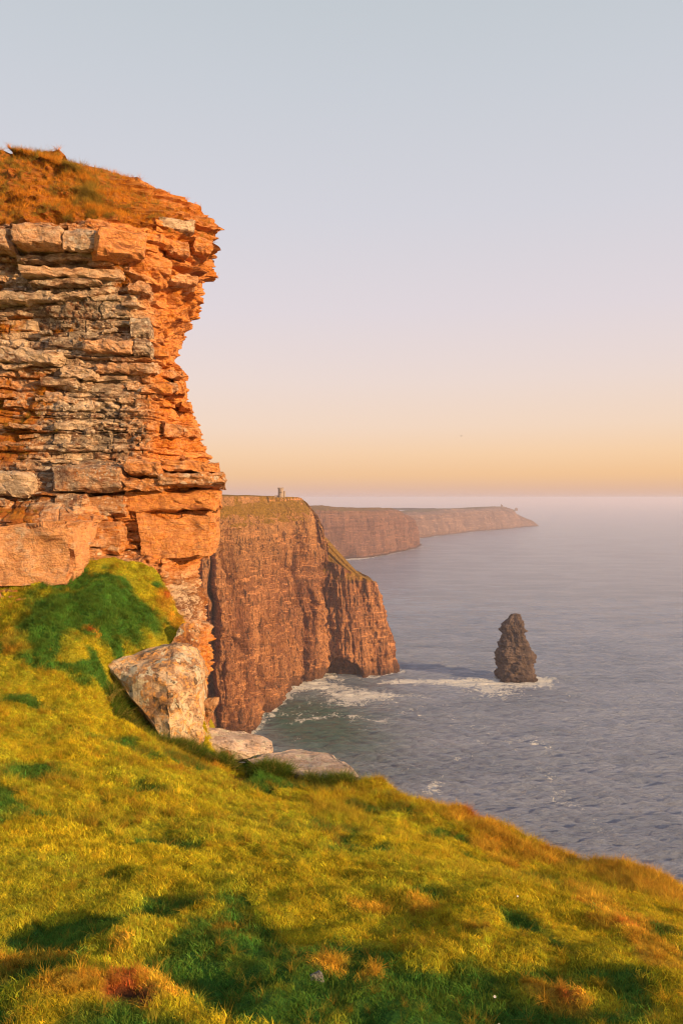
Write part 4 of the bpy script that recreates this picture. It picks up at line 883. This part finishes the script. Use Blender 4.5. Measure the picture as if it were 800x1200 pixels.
def build_rocks():
    c = lambda *a: tuple(W(*a))
    # the big block: sharp nose on the left, tall right end
    hull_rock('boulder', [c(121, 774, 13.9), c(126, 784, 13.7), c(172, 762, 15.2), c(204, 751, 15.4), c(232, 762, 15.2), c(228, 757, 14.6), c(205, 758, 14.1), c(236, 788, 13.9), c(243, 790, 14.9), c(150, 800, 13.7), c(197, 800, 13.35), c(182, 850, 13.5), c(200, 880, 13.3), c(236, 880, 13.6), c(245, 850, 14.8), c(160, 818, 14.9), c(170, 870, 15), c(232, 876, 15)],
              M_BLOCK, 'large pale lichened block with a flat top jutting from the turf bank', 'boulder', 11, .05)
    hull_rock('upright_stone', [c(199, 756, 15.0), c(210, 733, 15.05), c(222, 727, 15.1), c(235, 729, 15.2), c(236, 772, 15.2), c(222, 776, 15.0), c(200, 774, 15.2), c(228, 736, 15.5), c(232, 772, 15.55), c(206, 764, 15.5), c(228, 738, 15.05)], rock_block('orange_stone', (.42, .25, .14), (.28, .12, .06), (.56, .24, .06), .8),
              'small pointed orange stone behind the large lichened block', 'stone', 12, .03)
    mo = bpy.data.materials['orange_stone']
    hull_rock('split_stone', [c(236, 826, 14.3), c(240, 818, 14.3), c(258, 816, 14.3), c(255, 826, 14.2), c(246, 838, 14.2), c(238, 846, 14.3), c(237, 830, 14.9), c(256, 820, 14.9), c(242, 850, 14.9)], mo, 'small wedge of orange stone leaning on the right end of the large block', 'stone', 13, .02)
    hull_rock('flat_ledge', [c(238, 850, 14.9), c(262, 856, 15.3), c(300, 862, 15.4), c(319, 868, 15.0), c(321, 878, 14.7), c(300, 885, 14.3), c(270, 880, 14.1), c(242, 868, 14.0), c(240, 890, 14.1), c(300, 893, 14.3), c(320, 886, 14.8), c(250, 880, 15.2), c(310, 884, 15.4)], M_SLABTOP, 'narrow flat grey ledge with an orange end beside the large block', 'rock', 14, .03)
    hull_rock('flat_slab', [c(286, 889, 13.9), c(318, 884, 14.6), c(352, 879, 14.9), c(385, 883, 14.6), c(410, 895, 13.9), c(421, 908, 13.15), c(370, 913, 12.95), c(330, 903, 13.2), c(300, 898, 13.5), c(345, 926, 13.4), c(418, 922, 13.3), c(395, 905, 14.4), c(320, 900, 14.5)], M_SLABTOP, 'broad pale flat slab lying on the very brink of the slope', 'rock', 15, .025)
    hull_rock('low_stone', [c(300, 906, 13.2), c(256, 880, 13.6), c(268, 878, 13.6), c(262, 896, 13.3), c(276, 890, 13.6), c(258, 898, 13.5), c(270, 900, 13.7), c(265, 884, 13.9)][1:], mo, 'little rounded orange hump in front of the flat grey ledge', 'stone', 16, .02)
    p = unproj(370, 1143); hull_rock('half_buried_stone', [tuple(p + .8 * np.array(q) + np.array((0, 0, -.012))) for q in ((-.05, -.03, -.03), (.06, -.03, -.03), (.05, .05, -.03), (-.04, .05, -.03), (-.03, -.01, .03), (.04, 0, .035), (.01, .03, .03))], M_STONE, 'small grey stone sunk in the dark green foreground grass', 'stone', 17, .006, bev=.006)

# ------------------------------------------------------------------ buildings on the skyline, bird, flowers
def plain_mat(name, col, rough=.9):
    m, t, b = mat(name); n = N(t); c = n.mix(n.rng(n.noise(n.pos(), 1.2, 5, .7), .3, .7), tuple(x * .7 for x in col), tuple(min(1, x * 1.2) for x in col))
    n.l(c, b.inputs['Base Color']); b.inputs['Roughness'].default_value = rough; return m
def boxes(L):
    V, Q = [], []
    for x0, x1, y0, y1, z0, z1 in L:
        o = len(V); V += [(x0, y0, z0), (x1, y0, z0), (x1, y1, z0), (x0, y1, z0), (x0, y0, z1), (x1, y0, z1), (x1, y1, z1), (x0, y1, z1)]
        Q += [tuple(o + i for i in q) for q in ((0, 3, 2, 1), (4, 5, 6, 7), (0, 1, 5, 4), (1, 2, 6, 5), (2, 3, 7, 6), (3, 0, 4, 7))]
    return V, Q
def cyl(r0, r1, h, n, z0=0, cx=0, cy=0):
    V, Q = [], []
    for i in range(n): a = 2 * math.pi * i / n; V += [(cx + r0 * math.cos(a), cy + r0 * math.sin(a), z0), (cx + r1 * math.cos(a), cy + r1 * math.sin(a), z0 + h)]
    for i in range(n): j = (i + 1) % n; Q.append((2 * i, 2 * j, 2 * j + 1, 2 * i + 1))
    o = len(V); V += [(cx, cy, z0), (cx, cy, z0 + h)]
    for i in range(n): j = (i + 1) % n; Q += [(o, 2 * j, 2 * i, 2 * i), (o + 1, 2 * i + 1, 2 * j + 1, 2 * j + 1)]
    return V, Q
def part(name, VQ, m, parent, loc=None):
    V, Q = VQ; me = bpy.data.meshes.new(name); me.from_pydata(V, [], [tuple(dict.fromkeys(q)) for q in Q]); me.materials.append(m); me.update()
    return put(name, me, parent, loc=loc)
def build_tower(cap):
    st = plain_mat('tower_stone', (.30, .235, .19)); dk = plain_mat('dark_opening', (.03, .03, .03))
    pz = zy(582.5, 752)
    p = W(329, 582, 752); x, y = p[0], p[1]
    d = np.hypot(cap[..., 0] - x, cap[..., 1] - y); zc = float(cap[..., 2].ravel()[np.argmin(d.ravel())])
    root = bpy.data.objects.new('stone_tower', None); COL.objects.link(root); root.location = (x, y, min(zc, pz) - .3)
    root['label'] = 'small round stone lookout tower on top of the nearer brown cliff'; root['category'] = 'tower'
    part('wall', cyl(2.75, 2.65, 8.2, 20), st, root); part('parapet', cyl(3.0, 3.05, .7, 20, 8.2), st, root)
    me0 = None
    for i in range(10):
        a = 2 * math.pi * i / 10; part('merlon', boxes([(-.42, .42, -.3, .3, 8.9, 9.6)]), st, root, (2.65 * math.cos(a), 2.65 * math.sin(a), 0)).rotation_euler = (0, 0, a + math.pi / 2)
    t = part('turret', cyl(1.25, 1.2, 5.6, 14, 0, 3.4, .4), st, root); part('turret_top', cyl(1.4, 1.4, .5, 14, 5.6, 3.4, .4), st, t)
    part('low_wall', boxes([(-6.0, -2.4, -.9, .5, 0, 1.9)]), st, root)
    for a in (-1.9, -1.3): part('window', boxes([(-.35, .35, -.12, .12, 4.2, 5.6)]), dk, root, (2.68 * math.cos(a), 2.68 * math.sin(a), 0)).rotation_euler = (0, 0, a + math.pi / 2)
    # ruined signal tower and a low ruin on the farthest headland
    st2 = plain_mat('ruin_stone', (.22, .16, .13))
    q = W(587.5, 594.8, 4800); r2 = bpy.data.objects.new('signal_tower', None); COL.objects.link(r2); r2.location = (q[0], q[1], q[2] - 4)
    r2['label'] = 'tiny square ruined tower on the skyline of the farthest headland'; r2['category'] = 'tower'
    part('wall', boxes([(-5, 5, -5, 5, 0, 20)]), st2, r2); part('broken_top', boxes([(-5, -2, -5, 5, 20, 24), (-2, 1.5, 2, 5, 20, 22.5)]), st2, r2); part('low_wall', boxes([(5, 30, -3, 3, 0, 7), (-36, -5, -3, 3, 0, 6.5)]), st2, r2)
    q = W(604.5, 596.8, 4760); r3 = bpy.data.objects.new('ruined_hut', None); COL.objects.link(r3); r3.location = (q[0], q[1], q[2] - 9)
    r3['label'] = 'low ruined hut on the skyline right of the tiny square tower'; r3['category'] = 'ruin'
    part('wall', boxes([(-8, 8, -6, 6, 0, 15)]), st2, r3); part('gable', boxes([(-3, 3.5, -6.2, 6.2, 15, 18.5)]), st2, r3); part('low_wall', boxes([(-22, -8, -3, 3, -6, 7)]), st2, r3)
def build_bird():
    g = plain_mat('dark_feathers', (.09, .08, .08)); p = W(540, 511, 330)
    r = bpy.data.objects.new('gull', None); COL.objects.link(r); r.location = tuple(p); r.rotation_euler = (0, .7, .6)
    r['label'] = 'lone dark seabird gliding high over the sea against the orange sky'; r['category'] = 'bird'
    V, Q = [], []; prof = [(-.30, .0), (-.24, .035), (-.12, .075), (.02, .09), (.14, .065), (.20, .045), (.25, .048), (.29, .03), (.35, .004)]
    for x, rr in prof:
        for i in range(8): a = i * math.pi / 4; V.append((x, rr * math.cos(a), rr * math.sin(a) * .9))
    for i in range(len(prof) - 1):
        for j in range(8): k = (j + 1) % 8; Q.append((i * 8 + j, (i + 1) * 8 + j, (i + 1) * 8 + k, i * 8 + k))
    part('body', (V, Q), g, r)
    for s_ in (-1, 1):
        st = [(.10, .05, .02, .16), (.12, .30, .14, .15), (.02, .62, .16, .09), (-.12, .85, .10, .02)]; V, Q = [], []
        for x, y, z, c in st: V += [(x, s_ * y, z), (x - c, s_ * y, z - .005), (x - c * .5, s_ * y, z + .018)]
        for i in range(3):
            for j in range(3): k = (j + 1) % 3; Q.append((i * 3 + j, i * 3 + k, i * 3 + 3 + k, i * 3 + 3 + j))
        part('wing', (V, Q), g, r)
    part('tail', ([(-.26, -.03, 0), (-.26, .03, 0), (-.44, .09, 0), (-.44, -.09, 0), (-.26, 0, .02), (-.44, 0, .01)], [(0, 3, 2, 1), (0, 1, 4, 4), (1, 2, 5, 4), (4, 5, 3, 0), (3, 5, 2, 2)]), g, r)
def build_flowers():
    wm = plain_mat('white_petals', (.78, .76, .72)); ym = plain_mat('yellow_flower_centre', (.55, .36, .03)); gm = plain_mat('flower_stalk', (.05, .09, .02))
    pv, pq = [], []
    for i in range(11):
        a = 2 * math.pi * i / 11; o = len(pv)
        for rr, ww in ((.003, .0018), (.0075, .0028), (.0115, .0016)):
            for s_ in (-1, 1): pv.append((rr * math.cos(a) - s_ * ww * math.sin(a), rr * math.sin(a) + s_ * ww * math.cos(a), .001 + rr * .25))
        pq += [(o, o + 1, o + 3, o + 2), (o + 2, o + 3, o + 5, o + 4)]
    labs = [(605, 1064, 'lone white daisy in the yellow turf left of a dark hollow'), (578, 1160, 'upper white daisy of the pair in the dark green foreground grass'), (583, 1188, 'lower white daisy of the pair in the dark green foreground grass')]
    src = None
    for px, py, lab in labs:
        p = unproj(px, py); z = gz(np.array([p[0]]), np.array([p[1]]))[0]
        r = bpy.data.objects.new('daisy', None); COL.objects.link(r); r.location = (p[0], p[1], z); r['label'] = lab; r['category'] = 'flower'; r['group'] = 'white daisies in the grass'; r.rotation_euler = (.45, 0, 0)
        if src is None:
            ss = .65; hz = .07; st = part('stalk', cyl(.0012, .001, hz, 5), gm, r); pt = part('petals', ([(x * ss, y * ss, hz + zz * ss) for x, y, zz in pv], pq), wm, r); ce = part('flower_centre', cyl(.004 * ss, .0025 * ss, .003, 8, hz), ym, r); src = (st, pt, ce)
        else:
            for q in src: o = q.copy(); COL.objects.link(o); o.parent = r

# ------------------------------------------------------------------ assemble
cap = build_mid(); build_far(); build_stack(); build_sea()
build_ground(); build_outcrop(); build_rocks(); build_grass()
build_tower(cap); build_bird(); build_flowers()

print('TRIS', sum(len(o.data.loops) - 2 * len(o.data.polygons) for o in S.objects if o.type == 'MESH'))
# ------------------------------------------------------------------ haze
def build_haze():
    m = bpy.data.materials.new('sea_haze'); m.use_nodes = True; t = m.node_tree; t.nodes.clear()
    o = t.nodes.new('ShaderNodeOutputMaterial'); v = t.nodes.new('ShaderNodeVolumePrincipled'); v.inputs['Color'].default_value = (.77, .75, .89, 1); v.inputs['Density'].default_value = 1.0e-4
    v.inputs['Anisotropy'].default_value = .1; t.links.new(v.outputs[0], o.inputs['Volume'])
    try: m.cycles.homogeneous_volume = True
    except Exception: pass
    b = 90500
    part('haze', boxes([(-b, b, -b, b, SEA - 6, 12)]), m, None); bpy.data.objects['haze']['kind'] = 'stuff'
build_haze()
